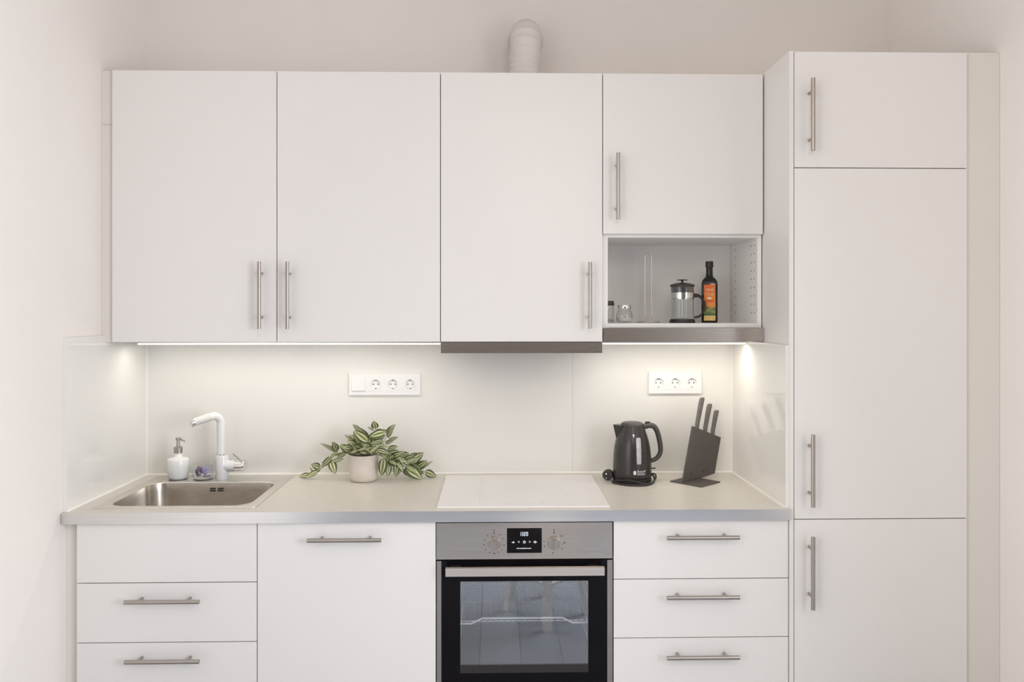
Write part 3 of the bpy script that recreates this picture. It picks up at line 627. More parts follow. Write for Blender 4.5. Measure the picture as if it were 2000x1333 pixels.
# ------------------------------------------------------------------ socket strips
def socket_strip(label, x0, x1, zc, mods, pitch, first):
    t = thing('socket_strip', label, 'socket', ((x0+x1)/2, -0.012, zc-0.042)); yf = -0.0212; hz = 0.0440
    bm = B(); nm = len(mods); R_ = 0.0195
    # frame with a round opening for every socket
    z0_, z1_ = zc-hz, zc+hz; xs = [x0] + [first + pitch*(k+0.5) for k in range(nm-1)] + [x1]
    for k, mkind in enumerate(mods):
        a, b = xs[k], xs[k+1]; c = first + pitch*k
        if mkind == 'switch': box(bm, a, b, yf, -0.0112, z0_, z1_); continue
        nn = 24; sq = []; ci = []
        for q in range(nn):
            an = 2*PI*(q+0.5)/nn; cs, sn_ = math.cos(an), math.sin(an)
            kx = ((b-c) if cs > 0 else (c-a))/max(abs(cs), 1e-6); kz = hz/max(abs(sn_), 1e-6); kk = min(kx, kz)
            sq.append((c+cs*kk, zc+sn_*kk)); ci.append((c+cs*R_, zc+sn_*R_))
        # snap the nearest outline points to the corners
        for ex, ez in ((a, z0_), (a, z1_), (b, z0_), (b, z1_)):
            q = min(range(nn), key=lambda i: (sq[i][0]-ex)**2+(sq[i][1]-ez)**2); sq[q] = (ex, ez)
        strip(bm, [[(x, -0.0112, z_) for x, z_ in sq], [(x, yf, z_) for x, z_ in sq], [(x, yf, z_) for x, z_ in ci], [(x, -0.0125, z_) for x, z_ in [(c+(p_[0]-c)*0.96, zc+(p_[1]-zc)*0.96) for p_ in ci]]])
    obj('frame', bm, 'wplas', t)
    for k, mkind in enumerate(mods):
        c = first + pitch*k
        if mkind == 'switch':
            bm = B(); prism(bm, [(-0.0213, zc-0.0275), (-0.0262, zc-0.0255), (-0.0232, zc+0.0275), (-0.0213, zc+0.0275)], 'x', c-0.0275, c+0.0275); obj('rocker', bm, 'wplas', t, bev=0.0006); continue
        bm = B(); lathe(bm, 0, 0, [(0.0, 0.0), (0.0186, 0.0), (0.0186, 0.0012), (0.0, 0.0012)], 28); bm.transform(Matrix.Translation((c, -0.0126, zc)) @ Matrix.Rotation(PI/2, 4, 'X'))
        so = obj('socket', bm, 'wplas', t, True, 30)
        # raised square surround
        o4 = rrect(c-0.0245, c+0.0245, zc-0.0265, zc+0.0265, 0.004, 6)
        ci = [(c+0.0197*math.cos(2*PI*q/28+PI/28), zc+0.0197*math.sin(2*PI*q/28+PI/28)) for q in range(28)]
        bm = B(); strip(bm, [[(x, yf-0.0001, z_) for x, z_ in o4], [(x, yf-0.0012, z_) for x, z_ in o4], [(x, yf-0.0012, z_) for x, z_ in ci], [(x, yf+0.0002, z_) for x, z_ in ci]]); obj('surround', bm, 'wplas', so)
        for s_ in (-0.0095, 0.0095):
            bm = B(); cyl(bm, (c+s_, -0.0142, zc), (c+s_, -0.0137, zc), 0.0027, n=14); obj('contact_hole', bm, 'hole', so)
        for s_ in (-1, 1): obj('earth_clip', bx(c-0.0025, c+0.0025, -0.0195, -0.0138, zc+s_*0.0172-0.0012, zc+s_*0.0172+0.0012), 'chrome', so)
    return t
socket_strip('white switch and triple socket strip on the splashback above the plant', 0.7985, 1.0905, 1.2890, ('switch', 'socket', 'socket', 'socket'), 0.0708, 0.8365)
socket_strip('white triple socket strip on the splashback above the knife block', 2.0385, 2.2585, 1.2925, ('socket', 'socket', 'socket'), 0.0695, 2.0795)

# ------------------------------------------------------------------ kettle
KX, KY = 1.9425, -0.172; z0 = TZ+0.0005
t = thing('kettle', 'black electric kettle with side window on the worktop right of the hob', 'kettle', (KX, KY, z0))
bm = B(); lathe(bm, KX, KY, [(0.074, z0), (0.0755, z0+0.004), (0.0755, z0+0.014), (0.072, z0+0.017), (0, z0+0.017)], 44); obj('power_base', bm, 'kbase', t, True, 40)
prof = [(0.0735, z0+0.018), (0.0755, z0+0.022), (0.0757, z0+0.04), (0.0752, z0+0.075), (0.0738, z0+0.105), (0.0705, z0+0.135), (0.0655, z0+0.16), (0.059, z0+0.182), (0.0520, z0+0.202), (0.0475, z0+0.215), (0.0455, z0+0.221), (0.0, z0+0.221)]
bm = B(); lathe(bm, KX, KY, prof, 48); body = obj('body', bm, 'kplas', t, True, 50)
bm = B(); lathe(bm, KX, KY, [(0.0450, z0+0.2212), (0.0445, z0+0.226), (0.040, z0+0.231), (0.03, z0+0.234), (0, z0+0.2352)], 40); obj('lid', bm, 'kmatte', t, True, 60)
# spout: a wedge leaning out at the upper left
bm = B(); lv_ = []
for f_ in (0.0, 0.25, 0.5, 0.75, 1.0):
    zq = z0+0.168+f_*0.055; xt = KX - (0.0635 + 0.0125*f_) ; wq = 0.006+0.020*f_; xb = KX - 0.045 + 0.012*f_
    ring = [(xb, KY-wq, zq), (xb-(xb-xt)*0.55, KY-wq*0.80, zq), (xt+0.003, KY-wq*0.22, zq), (xt, KY, zq), (xt+0.003, KY+wq*0.22, zq), (xb-(xb-xt)*0.55, KY+wq*0.80, zq), (xb, KY+wq, zq)]
    lv_.append(ring)
vs = strip(bm, lv_); bm.faces.new(vs[0][::-1]); bm.faces.new(vs[-1]); obj('spout', bm, 'kplas', t, True, 50)
hp = spline([(KX+0.044, KY, z0+0.214), (KX+0.066, KY, z0+0.2195), (KX+0.086, KY, z0+0.2155), (KX+0.0995, KY, z0+0.195), (KX+0.109, KY, z0+0.158), (KX+0.113, KY, z0+0.126), (KX+0.109, KY, z0+0.105), (KX+0.095, KY, z0+0.088), (KX+0.071, KY, z0+0.078)], 6)
ho = obj('handle', tube(B(), hp, lambda u: 0.0115-0.003*u, n=16, flat=1.25, up=(0, 0, 1)), 'kmatte', t, True, 60)
obj('switch', bx(KX+0.052, KX+0.070, KY-0.007, KY+0.007, z0+0.228, z0+0.2345), 'kbase', t, bev=0.002, seg=2)
obj('power_lever', bx(KX+0.070, KX+0.091, KY-0.012, KY-0.002, z0+0.049, z0+0.053), 'kbase', t, bev=0.001)
def onbody(x, z):      # y on the body's front surface
    for (r0, a0), (r1, a1) in zip(prof, prof[1:]):
        if a0 <= z <= a1: r = r0 + (r1-r0)*(z-a0)/(a1-a0); break
    return KY - math.sqrt(max(r*r - (x-KX)**2, 0))
def decal(pts, d=0.0006):
    bm = B(); v = [bm.verts.new((x, onbody(x, z)-d, z)) for x, z in pts]; bm.faces.new(v)
    return bm
bm = B(); xs = (1.9470, 1.9565, 1.9655); rows = []
for k in range(15):
    zq = z0+0.079+k*0.0072; q = 0.80 if k in (0, 14) else 1.0; cx = 1.9562
    rows.append([(cx+(x-cx)*q, onbody(cx+(x-cx)*q, zq)-0.0012, zq) for x in xs])
vs = strip(bm, rows, False); obj('water_window', bm, 'kwin', body)
bm = decal([(1.934, z0+0.192), (1.9415, z0+0.1925), (1.9405, z0+0.184), (1.938, z0+0.180)]); obj('indicator', bm, 'print', body)
bm = decal([(1.9395+0.0056*math.cos(2*PI*k/16), z0+0.0465+0.0088*math.sin(2*PI*k/16)) for k in range(16)]); obj('brand_emblem', bm, 'print', body)
for s_, zq in (('Russell', z0+0.0512), ('Hobbs', z0+0.0412)):
    o = text('brand_lettering', s_, 0.0125, (1.9490, KY, zq), FACE, 'print', body, align='LEFT')
    o.rotation_euler = (0, 0, 0); o.location = (0, 0, 0); wo = wloc(o)
    for v in o.data.vertices:
        x, z = 1.9485+v.co.x, zq+v.co.y; v.co = Vector((x, onbody(x, z)-0.0007-v.co.z, z)) - wo
cpz = z0+0.004
cp_ = spline([(KX+0.060, KY+0.03, cpz+0.02), (KX+0.082, KY-0.002, cpz+0.018), (KX+0.080, KY-0.035, cpz+0.002), (KX+0.045, KY-0.092, cpz), (KX, KY-0.104, cpz), (KX-0.045, KY-0.090, cpz), (KX-0.082, KY-0.048, cpz), (KX-0.080, KY-0.038, cpz+0.003), (KX-0.060, KY-0.064, cpz+0.011), (KX-0.02, KY-0.079, cpz+0.014), (KX+0.02, KY-0.086, cpz+0.004), (KX+0.058, KY-0.078, cpz+0.001), (KX+0.086, KY-0.028, cpz+0.008), (KX+0.092, KY-0.005, cpz+0.02), (KX+0.084, KY+0.03, cpz+0.018), (KX+0.03, KY+0.09, cpz), (KX-0.04, KY+0.09, cpz), (KX-0.075, KY+0.035, cpz+0.014)], 6)
obj('cord', tube(B(), cp_, 0.0034, n=8), 'kbase', t, True, 60)
bm = B(); pc = Vector((KX-0.094, KY+0.018, z0+0.0225))
cyl(bm, pc+Vector((-0.004, -0.016, 0)), pc+Vector((0.004, 0.004, 0)), 0.0205, 0.0205, n=24); cyl(bm, pc+Vector((0.004, 0.004, 0)), pc+Vector((0.020, 0.018, -0.004)), 0.018, 0.007, n=20)
pl = obj('plug', bm, 'kbase', t, True, 40)
bm = B()
for s_ in (-0.0085, 0.0085): cyl(bm, pc+Vector((-0.0045, -0.016, s_)), pc+Vector((-0.011, -0.033, s_)), 0.0024, n=10)
obj('plug_pin', bm, 'chrome', pl, True)

# ------------------------------------------------------------------ knife block (magnetic board on a plate) and three knives
U = Vector((0.743, 0.669, 0)).normalized(); V = Vector((0.669, -0.743, 0)).normalized(); O = Vector((2.127, -0.232, TZ+0.0045))
t = thing('knife_block', 'black slanted knife board on a flat foot in the right worktop corner', 'knife block', (2.19, -0.19, TZ))
def P3(u, z, v=0.0): return O + U*u + V*v + Vector((0, 0, z))
def slab(poly, v0, v1):
    bm = B(); a = [bm.verts.new(P3(u, z, v0)) for u, z in poly]; b = [bm.verts.new(P3(u, z, v1)) for u, z in poly]; n = len(poly)
    bm.faces.new(a); bm.faces.new(b[::-1])
    for i in range(n): bm.faces.new((a[i], a[(i+1) % n], b[(i+1) % n], b[i]))
    return bm
bd = obj('board', slab([(0.002, 0.0002), (0.120, 0.0002), (0.225, 0.006), (0.271, 0.148), (0.070, 0.214)], -0.004, 0.003), 'board', t, bev=0.0008)
bm = B(); a = [(-0.002, -0.055), (0.130, -0.055), (0.130, 0.088), (-0.002, 0.088)]
vs = strip(bm, [[tuple(P3(u, -0.004, v)) for u, v in a], [tuple(P3(u, 0.0, v)) for u, v in a]]); bm.faces.new(vs[0][::-1]); bm.faces.new(vs[1]); obj('foot_plate', bm, 'board', t, bev=0.0006)
for u_ in (0.055, 0.143):
    bm = B(); cyl(bm, P3(u_, 0.027, 0.0031), P3(u_, 0.027, 0.0038), 0.0038, n=14); obj('screw', bm, 'black', bd)
dirk = Vector((0.310, 0.9507))      # (along U, up) direction of the knives in the board's plane
def knife(label, u0, zt_, Lh, wd):
    """handle from the board's top edge, blade flat against the back of the board"""
    base_ = (u0, zt_); t = thing('knife', label, 'knife', P3(u0 - dirk[0]*0.16, zt_ - dirk[1]*0.16, -0.012), 'kitchen knives in the knife block')
    px = Vector((dirk[1], -dirk[0]))
    def Q(s, w_, v): return P3(u0 + dirk[0]*s + px[0]*w_, zt_ + dirk[1]*s + px[1]*w_, v)
    n = 12; prof_ = [(-0.018, 0.0085, 0.0060, 0.0), (0.002, 0.0095, 0.0075, 0.0), (0.018, 0.0100, 0.0085, -0.001), (0.03, 0.0092, 0.0085, -0.001), (0.06, 0.0105, 0.009, 0.0), (Lh*0.8, 0.0118, 0.0095, 0.001), (Lh*0.93, 0.0118, 0.0095, 0.002), (Lh*0.985, 0.0092, 0.008, 0.002), (Lh, 0.005, 0.004, 0.002)]
    bm = B(); loops = [[tuple(Q(s, o_ + wd*a_*math.cos(2*PI*k/n), -0.0046 - b_ + b_*math.sin(2*PI*k/n)*0.98)) for k in range(n)] for s, a_, b_, o_ in prof_]
    vs = strip(bm, loops); bm.faces.new(vs[0][::-1]); bm.faces.new(vs[-1]); h_ = obj('handle', bm, 'knifeh', t, True, 60); h_['label'] = 'dark grey knife handle'
    bm = B(); bl = [(-0.015, -0.010), (-0.015, 0.013), (-0.05, 0.017), (-0.12, 0.010), (-0.165, -0.010)]
    a_ = [bm.verts.new(Q(s, w_, -0.0046)) for s, w_ in bl]; b_ = [bm.verts.new(Q(s, w_, -0.0064)) for s, w_ in bl]
    bm.faces.new(a_); bm.faces.new(b_[::-1])
    for i in range(5): bm.faces.new((a_[i], a_[(i+1) % 5], b_[(i+1) % 5], b_[i]))
    obj('blade', bm, 'chrome', t)
def top_at(u): return 0.214 - (u-0.070)*(0.066/0.201)
knife('largest dark handled knife, leftmost in the knife block', 0.119, top_at(0.119), 0.128, 1.12)
knife('middle dark handled knife in the knife block', 0.177, top_at(0.177), 0.117, 1.12)
knife('smallest dark handled knife, rightmost in the knife block', 0.232, top_at(0.232), 0.104, 1.0)

# ------------------------------------------------------------------ things on the open shelf
z0 = SH+0.0006
PX, PY = 2.1352, -0.20
t = thing('french_press', 'glass french press coffee maker with black lid on the open shelf', 'coffee maker', (PX, PY, z0))
bm = B(); lathe(bm, PX, PY, [(0.050, z0), (0.0505, z0+0.002), (0.047, z0+0.014), (0.0445, z0+0.0145), (0, z0+0.0145)], 36); obj('base', bm, 'kbase', t, True, 40)
bm = B(); lathe(bm, PX, PY, [(0.043, z0+0.015), (0.0455, z0+0.018), (0.0455, z0+0.134), (0.0465, z0+0.140), (0.0450, z0+0.140), (0.0440, z0+0.133), (0.0440, z0+0.019), (0.0, z0+0.017)], 40, cap=False); obj('glass_beaker', bm, 'glass', t, True, 60)
bm = B(); lathe(bm, PX, PY, [(0.0432, z0+0.118), (0.0432, z0+0.137), (0.0485, z0+0.146), (0.047, z0+0.149), (0.028, z0+0.155), (0.006, z0+0.1575), (0.0, z0+0.1575)], 40); ld = obj('lid', bm, 'kmatte', t, True, 40)
bm = B(); lathe(bm, PX, PY, [(0.0042, z0+0.157), (0.0036, z0+0.164), (0.008, z0+0.1665), (0.021, z0+0.1665), (0.0215, z0+0.168), (0.018, z0+0.1695), (0, z0+0.170)], 28); obj('plunger_knob', bm, 'kbase', ld, True, 40)
bm = B(); lathe(bm, PX, PY, [(0.0463, z0+0.096), (0.0463, z0+0.118), (0.0457, z0+0.118), (0.0457, z0+0.096), (0.0463, z0+0.096)], 40, cap=False); obj('steel_band', bm, 'chrome', t, True, 40)
bm = B(); cyl(bm, (PX, PY, z0+0.022), (PX, PY, z0+0.120), 0.0018, n=10); lathe(bm, PX, PY, [(0.0, z0+0.0925), (0.0425, z0+0.0925), (0.0425, z0+0.0955), (0.0, z0+0.0955)], 32); obj('plunger', bm, 'chrome', t, True, 40)
hp = spline([(PX+0.044, PY-0.004, z0+0.107), (PX+0.058, PY-0.005, z0+0.108), (PX+0.075, PY-0.006, z0+0.097), (PX+0.0865, PY-0.006, z0+0.072), (PX+0.083, PY-0.006, z0+0.045), (PX+0.068, PY-0.005, z0+0.026), (PX+0.047, PY-0.004, z0+0.0205)], 6)
obj('handle', tube(B(), hp, lambda u: 0.0062-0.0024*u, n=12, flat=1.3, up=(0, 0, 1)), 'kbase', t, True, 60)
obj('handle_clip', bx(PX+0.0440, PX+0.058, PY-0.012, PY+0.004, z0+0.099, z0+0.1145), 'kbase', t, bev=0.001)
# oil bottle: square shouldered, turned a little
OXc, OYc = 2.252, -0.165
t = thing('oil_bottle', 'dark square oil bottle with orange label on the open shelf', 'bottle', (OXc, OYc, z0)); t.rotation_euler = (0, 0, R(-14))
def sq(r, cr, z): return [(x, y, z) for x, y in rrect(-r, r, -r, r, cr, 5)]
bm = B(); H = 0.031
vs = strip(bm, [sq(H-0.003, 0.004, 0.0), sq(H, 0.005, 0.003), sq(H, 0.005, 0.150), sq(H-0.001, 0.008, 0.160), sq(H-0.005, 0.012, 0.170), sq(H-0.011, 0.014, 0.177), sq(0.0155, 0.0150, 0.182), sq(0.0135, 0.0132, 0.190), sq(0.0125, 0.0122, 0.222)])
bm.faces.new(vs[0][::-1]); bm.faces.new(vs[-1])
ob = Vector((OXc, OYc, z0)); bm.transform(Matrix.Translation(ob)); obj('glass_body', bm, 'oil', t, True, 50)
bm = B(); lathe(bm, OXc, OYc, [(0.0150, z0+0.2195), (0.0155, z0+0.221), (0.0150, z0+0.241), (0.0142, z0+0.2435), (0, z0+0.2437)], 24); obj('cap', bm, 'kbase', t, True, 40)
yl = OYc-H
lb = obj('paper_label', bx(OXc-0.0215, OXc+0.0225, yl-0.0006, yl+0.0002, z0+0.008, z0+0.150), 'lbl', t)
bm = bx(OXc-0.0215, OXc+0.0225, yl-0.0009, yl-0.0006, z0+0.008, z0+0.028); obj('label_footer', bm, 'lbl_y', lb)
bm = bx(OXc-0.0085, OXc+0.0075, yl-0.0009, yl-0.0006, z0+0.093, z0+0.100); obj('label_box', bm, 'lbl_w', lb)
text('label_lettering', 'OLAJ', 0.019, (OXc+0.001, yl-0.0010, z0+0.112), FACE, 'lbl_y', lb, xs=0.80)
text('label_lettering', 'TERMŐ', 0.0125, (OXc+0.001, yl-0.0010, z0+0.129), FACE, 'lbl_w', lb, xs=0.80)
bm = bx(OXc-0.017, OXc+0.018, yl-0.0009, yl-0.0006, z0+0.082, z0+0.088); obj('label_stripe', bm, 'lbl_r', lb)
# jars
JX, JY = 1.9005, -0.24
t = thing('glass_jar', 'round glass jar with chrome lid and white contents on the open shelf', 'jar', (JX, JY, z0))
bm = B(); lathe(bm, JX, JY, [(0.022, z0), (0.029, z0+0.004), (0.0335, z0+0.018), (0.0335, z0+0.030), (0.029, z0+0.045), (0.0245, z0+0.050), (0.0245, z0+0.055), (0.0235, z0+0.055), (0.0235, z0+0.049), (0.028, z0+0.044), (0.0322, z0+0.030), (0.0322, z0+0.018), (0.028, z0+0.006), (0.0, z0+0.003)], 36, cap=False); obj('glass_body', bm, 'glass', t, True, 60)
bm = B(); lathe(bm, JX, JY, [(0.0, z0+0.0035), (0.0275, z0+0.0066), (0.0319, z0+0.0175), (0.0319, z0+0.020), (0.0, z0+0.022)], 32); obj('contents', bm, 'bead', t, True, 50)
bm = B(); lathe(bm, JX, JY, [(0.0258, z0+0.0555), (0.0262, z0+0.057), (0.0262, z0+0.067), (0.025, z0+0.069), (0, z0+0.0695)], 36); obj('lid', bm, 'chrome', t, True, 40)
JX, JY = 1.8472, -0.165
t = thing('glass_jar', 'tall glass jar with dark lid half hidden at the left end of the open shelf', 'jar', (JX, JY, z0))
bm = B(); lathe(bm, JX, JY, [(0.024, z0), (0.0255, z0+0.002), (0.0255, z0+0.062), (0.024, z0+0.067), (0.0225, z0+0.067), (0.0242, z0+0.061), (0.0242, z0+0.004), (0.0, z0+0.003)], 32, cap=False); obj('glass_body', bm, 'glass', t, True, 60)
bm = B(); lathe(bm, JX, JY, [(0.0255, z0+0.0675), (0.0255, z0+0.070), (0.0225, z0+0.086), (0, z0+0.0865)], 32); obj('lid', bm, 'kmatte', t, True, 40)
bm = B(); lathe(bm, JX, JY, [(0.0, z0+0.0035), (0.0236, z0+0.0045), (0.0236, z0+0.012), (0.0, z0+0.013)], 28); obj('contents', bm, 'bead', t, True, 50)
# upright wire loop (paper roll holder)
HXc, HYc = 2.0150, -0.13
t = thing('paper_roll_holder', 'empty upright wire loop holder standing at the back of the open shelf', 'paper holder', (HXc, HYc, z0))
p = [(HXc-0.0135, HYc, z0+0.002), (HXc-0.0135, HYc, z0+0.262)] + [(HXc-0.0135*math.cos(R(a)), HYc, z0+0.262+0.0135*math.sin(R(a))) for a in range(15, 180, 15)] + [(HXc+0.0135, HYc, z0+0.262), (HXc+0.0135, HYc, z0+0.002)]
obj('wire_loop', tube(B(), p, 0.0026, n=10), 'wire', t, True, 60)
bm = B(); tube(bm, [(HXc+0.045*math.cos(R(a)), HYc+0.045*math.sin(R(a)), z0+0.0026) for a in range(0, 361, 12)], 0.0024, n=8); cyl(bm, (HXc-0.045, HYc, z0+0.0026), (HXc+0.045, HYc, z0+0.0026), 0.0022, n=8); obj('base_ring', bm, 'wire', t, True, 60)

# ------------------------------------------------------------------ potted plant
QX, QY = 0.8775, -0.138; z0 = TZ+0.0005
t = thing('potted_plant', 'trailing green and cream striped plant in a cream pot on the worktop', 'plant', (QX, QY, z0)); PL = t
bm = B(); nn = 96
prof = [(0.046, 0.0), (0.051, 0.003), (0.0555, 0.013), (0.0570, 0.03), (0.0580, 0.062), (0.0582, 0.068), (0.0585, 0.098), (0.0592, 0.101), (0.0590, 0.1045), (0.0565, 0.1045), (0.0555, 0.100), (0.0545, 0.085), (0.0, 0.085)]
rings = []
for r, z in prof:
    if r == 0: rings.append([bm.verts.new((QX, QY, z0+z))]); continue
    rings.append([bm.verts.new((QX + (r - (0.0012 if (0.064 < z < 0.099 and r > 0.057 and i % 2) else 0))*math.cos(2*PI*i/nn), QY + (r - (0.0012 if (0.064 < z < 0.099 and r > 0.057 and i % 2) else 0))*math.sin(2*PI*i/nn), z0+z)) for i in range(nn)])
for a, b in zip(rings, rings[1:]):
    for i in range(nn):
        j = (i+1) % nn
        if len(b) == 1: bm.faces.new((a[i], a[j], b[0]))
        else: bm.faces.new((a[i], a[j], b[j], b[i]))
bm.faces.new(rings[0][::-1]); obj('pot', bm, 'pot', t, True, 60)
bm = B(); lathe(bm, QX, QY, [(0.0, z0+0.094), (0.030, z0+0.096), (0.0550, z0+0.093), (0.0548, z0+0.0855), (0.0, z0+0.0855)][::-1], 24); obj('soil', bm, 'soil', t, True, 60)
def leaf_mesh(wr, curl, fold):
    bm = B(); uvl = bm.loops.layers.uv.new('UVMap'); nl, nw = 9, 6; G_ = []
    for i in range(nl+1):
        s = i/nl; hw = wr*0.5*(math.sin(PI*min(1, s**0.78))**0.8)*(1-0.15*s) if 0 < s < 1 else 0.004
        row = []
        for j in range(nw+1):
            q = j/nw*2-1
            row.append(bm.verts.new((s, hw*q, fold*abs(q)*hw + 0.10*hw*(1-q*q) - curl*s*s + 0.03*math.sin(7*s)*q*hw)))
        G_.append(row)
    for i in range(nl):
        for j in range(nw):
            f = bm.faces.new((G_[i][j], G_[i+1][j], G_[i+1][j+1], G_[i][j+1]))
            for lpv, (a, b) in zip(f.loops, ((i, j), (i+1, j), (i+1, j+1), (i, j+1))): lpv[uvl].uv = (a/nl, b/nw)
            f.smooth = True
    me = bpy.data.meshes.new('leaf'); bm.to_mesh(me); bm.free(); me.materials.append(M['leaf']); return me
LM = [leaf_mesh(0.46, 0.10, 0.35), leaf_mesh(0.40, 0.22, 0.45), leaf_mesh(0.52, 0.06, 0.25), leaf_mesh(0.34, 0.16, 0.55)]
rl = random.Random(11)
def leaf(b, tip, kind=None, face=None, wide=1.0):
    b, tip = Vector(b), Vector(tip)
    for q in (b, tip): q.z = max(q.z, TZ+0.012); q.y = min(q.y, -0.022)
    d = tip - b; ln = d.length; d.normalize()
    n = Vector(face) if face is not None else Vector((rl.uniform(-0.5, 0.5), -0.9, rl.uniform(0.1, 0.9)))
    n = (n - d*n.dot(d)).normalized(); y = n.cross(d)
    o = link('leaf', LM[rl.randrange(4) if kind is None else kind], None, PL)
    m_ = Matrix((d, y, n)).transposed().to_4x4(); o.matrix_local = Matrix.Translation(b - wloc(PL)) @ m_ @ Matrix.Diagonal((ln*1.16, ln*wide*1.32, ln, 1))
leaves = [ # base u,v -> tip u,v, depth, width, kind
 (607,929,586,932,-.10,1.0,0),(622,921,600,936,-.115,.9,0),(626,914,610,908,-.11,1.25,2),(648,893,630,911,-.13,.9,0),(646,900,654,923,-.145,1.1,2),(649,902,669,897,-.15,.8,1),
 (658,886,645,893,-.12,.9,0),(660,885,631,868,-.11,.55,3),(659,882,651,866,-.12,1.2,2),(683,884,666,871,-.15,1.2,2),(676,885,660,893,-.15,.9,0),(701,878,686,885,-.18,.8,0),(626,919,612,921,-.10,1,1),
 (612,925,606,914,-.11,.7,3),(700,872,677,852,-.15,.6,3),(699,867,692,847,-.16,.8,0),(719,863,694,845,-.19,1.15,2),(706,845,691,831,-.14,.8,0),(720,858,702,838,-.15,.8,0),(731,842,719,835,-.13,.55,3),
 (734,838,730,825,-.13,1.5,2),(752,845,726,852,-.17,1.2,2),(755,850,769,832,-.12,.9,0),(758,843,741,842,-.10,.8,1),(757,856,767,836,-.14,.8,0),(758,862,775,855,-.13,.7,0),(752,866,765,863,-.14,.9,0),
 (749,861,727,866,-.18,.9,0),(756,880,774,873,-.17,1.0,2),(757,884,773,882,-.16,.8,1),(736,879,758,885,-.19,.9,0),(721,886,739,871,-.20,.7,3),(760,896,785,884,-.13,.8,0),(801,890,773,887,-.11,.9,1),
 (799,909,823,887,-.12,1.1,2),(799,892,820,887,-.10,.8,0),(814,915,832,902,-.12,1.15,2),(819,919,841,903,-.11,.5,3),(829,922,850,937,-.115,1.15,2),(793,909,820,938,-.13,1.15,2),(793,910,810,922,-.14,.9,0),
 (750,895,746,926,-.17,1.1,0),(751,897,756,912,-.16,1.0,1),(761,907,757,929,-.15,1.0,0),(775,900,774,929,-.14,1.0,1),(775,901,786,918,-.15,.9,0),(783,905,779,926,-.13,1.0,1),(785,918,803,930,-.12,1.0,1),(760,901,774,907,-.16,1.0,0),
 (772,891,758,896,-.15,1.0,0),(788,892,772,894,-.14,1.0,0),(788,893,799,899,-.13,1.0,2),(790,900,784,886,-.12,.9,0),(741,884,753,893,-.18,.9,0),(715,876,700,880,-.19,.8,0),(722,872,706,868,-.19,.9,0),(735,872,748,868,-.18,.9,0),
 (728,868,716,858,-.17,.9,0),(738,868,746,855,-.16,.9,0),(712,880,726,874,-.20,.8,3),(730,880,744,876,-.20,.8,3),(708,870,720,862,-.18,.8,0),(726,862,735,848,-.15,.9,0),(741,860,752,850,-.15,.8,0),(716,886,703,884,-.20,.8,3),
 (728,884,716,879,-.20,.8,0),(744,876,757,872,-.19,.8,0),(730,876,729,862,-.17,.9,0),(720,868,724,852,-.14,.9,0),(695,882,681,878,-.15,.7,0),(668,888,655,889,-.14,.8,0),(638,905,628,903,-.12,.8,3),(806,905,815,896,-.10,.9,0),(810,918,826,925,-.10,.9,0),(764,886,776,880,-.12,.9,0)]
for u0, v0_, u1, v1, Y, wd, k in leaves:
    Y += rl.uniform(-0.008, 0.008)
    leaf(unproj(u0, v0_, Y), unproj(u1, v1, Y - rl.uniform(-0.006, 0.016)), k, None, wd)
for k in range(34):       # the thick of the plant over the pot
    a = rl.uniform(0, 2*PI); rr = rl.uniform(0.0, 0.045); b_ = Vector((QX+0.006+rr*math.cos(a), QY+rr*0.8*math.sin(a)-0.005, z0+rl.uniform(0.102, 0.150)))
    d_ = Vector((math.cos(a)*rl.uniform(0.4, 1), -0.25+0.6*math.sin(a), rl.uniform(-0.15, 0.9))).normalized()
    leaf(b_, b_ + d_*rl.uniform(0.032, 0.050), None, None, rl.uniform(0.7, 1.0))
for k in range(16):       # and over the right trailing stems
    q = rl.random(); b_ = unproj(750+55*q, 890+18*q, -0.135+rl.uniform(-0.03, 0.02)); d_ = Vector((rl.uniform(-0.6, 1), rl.uniform(-0.7, 0.1), rl.uniform(-0.6, 0.5))).normalized()
    leaf(b_, b_ + d_*rl.uniform(0.034, 0.050), None, None, rl.uniform(0.8, 1.1))
def stem(pp, r=0.0018):
    w_ = []
    for u, v, Y in pp:
        q = unproj(u, v, Y); q.z = max(q.z, TZ+0.004); w_.append(q)
    obj('stem', tube(B(), spline(w_, 5), r, n=6), 'stem', PL, True, 60)
stem([(712,889,-.15),(700,882,-.15),(680,884,-.15),(658,887,-.13),(640,903,-.13),(624,919,-.12),(606,929,-.11)])
stem([(725,889,-.15),(745,884,-.16),(762,894,-.15),(785,902,-.13),(805,913,-.12),(829,922,-.115)])
stem([(735,889,-.15),(752,890,-.16),(770,899,-.15),(790,912,-.13)])
for pp in ([(712,889,-.14),(716,872,-.15),(706,848,-.14)], [(722,889,-.13),(732,862,-.14),(734,838,-.13)], [(716,889,-.15),(708,874,-.16),(700,868,-.16)], [(726,889,-.14),(748,866,-.15),(756,848,-.13)], [(728,889,-.15),(745,872,-.16),(757,866,-.14)]): stem(pp, 0.0015)

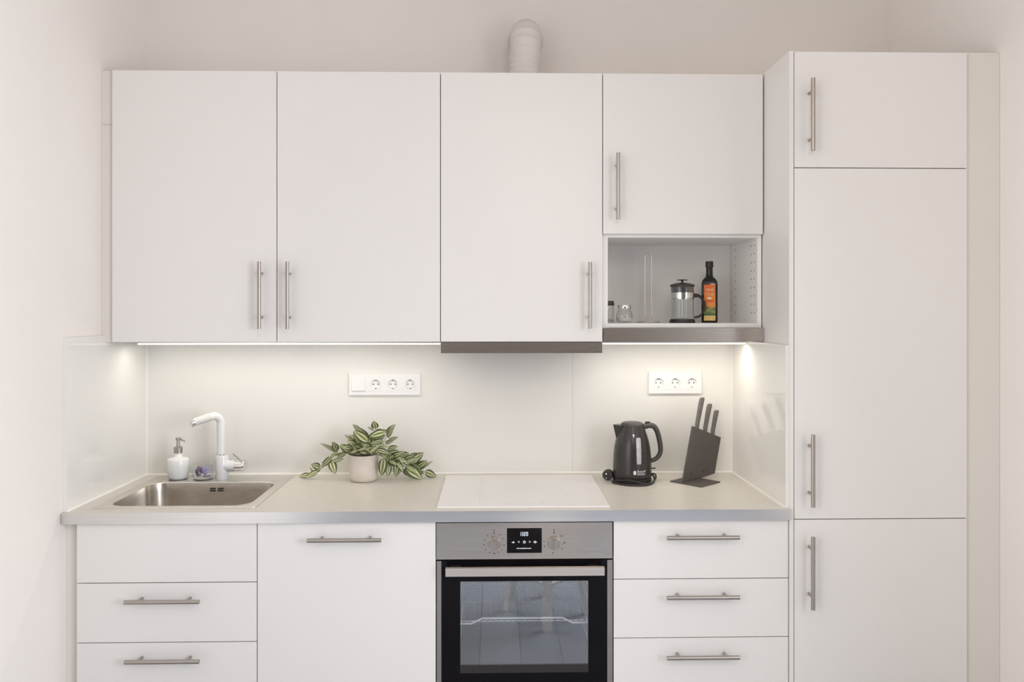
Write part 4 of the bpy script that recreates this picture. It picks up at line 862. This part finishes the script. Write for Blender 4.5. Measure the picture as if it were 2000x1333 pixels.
# ------------------------------------------------------------------ white stool mirrored in the oven door
t = thing('stool', 'white wooden stool with splayed legs mirrored in the oven door', 'stool', (0.30+1.0, -2.12, 0))
legs = [(1.660, -1.88), (1.470, -2.15), (1.885, -2.10), (1.695, -2.37)]
cx = sum(a for a, b in legs)/4; cy = sum(b for a, b in legs)/4
t.location = (cx, cy, 0)
for a, b in legs:
    tx, ty = cx+(a-cx)*0.72, cy+(b-cy)*0.72; bm = B(); h_ = 0.026
    d1 = Vector((a-cx, b-cy)).normalized(); d2 = Vector((-d1.y, d1.x))
    A_ = [(a+(d1.x*s1+d2.x*s2)*h_, b+(d1.y*s1+d2.y*s2)*h_, 0.0) for s1, s2 in ((1, 0), (0, 1), (-1, 0), (0, -1))]
    C2 = [(tx+(d1.x*s1+d2.x*s2)*h_, ty+(d1.y*s1+d2.y*s2)*h_, 0.45) for s1, s2 in ((1, 0), (0, 1), (-1, 0), (0, -1))]
    vs = strip(bm, [A_, C2]); bm.faces.new(vs[0][::-1]); bm.faces.new(vs[1]); obj('leg', bm, 'stool', t)
ang = math.atan2(legs[0][1]-legs[1][1], legs[0][0]-legs[1][0])
bm = B(); hs_ = 0.17; pr = [(cx + x*math.cos(ang)-y*math.sin(ang), cy + x*math.sin(ang)+y*math.cos(ang)) for x, y in rrect(-hs_, hs_, -hs_, hs_, 0.03, 5)]
prism(bm, pr, 'z', 0.45, 0.475); obj('seat', bm, 'stool', t, bev=0.003)
for i, j in ((0, 1), (0, 2), (1, 3), (2, 3)):
    f_ = 0.28*0.22/0.45
    pa = Vector((cx+(legs[i][0]-cx)*(1-0.28*0.22/0.45), cy+(legs[i][1]-cy)*(1-0.28*0.22/0.45), 0.22)); pb = Vector((cx+(legs[j][0]-cx)*(1-f_), cy+(legs[j][1]-cy)*(1-f_), 0.22))
    d = (pb-pa).normalized(); pa += d*0.02; pb -= d*0.02; bm = B(); tube(bm, [pa, pb], 0.016, n=4, up=(0, 0, 1)); obj('stretcher', bm, 'stool', t)
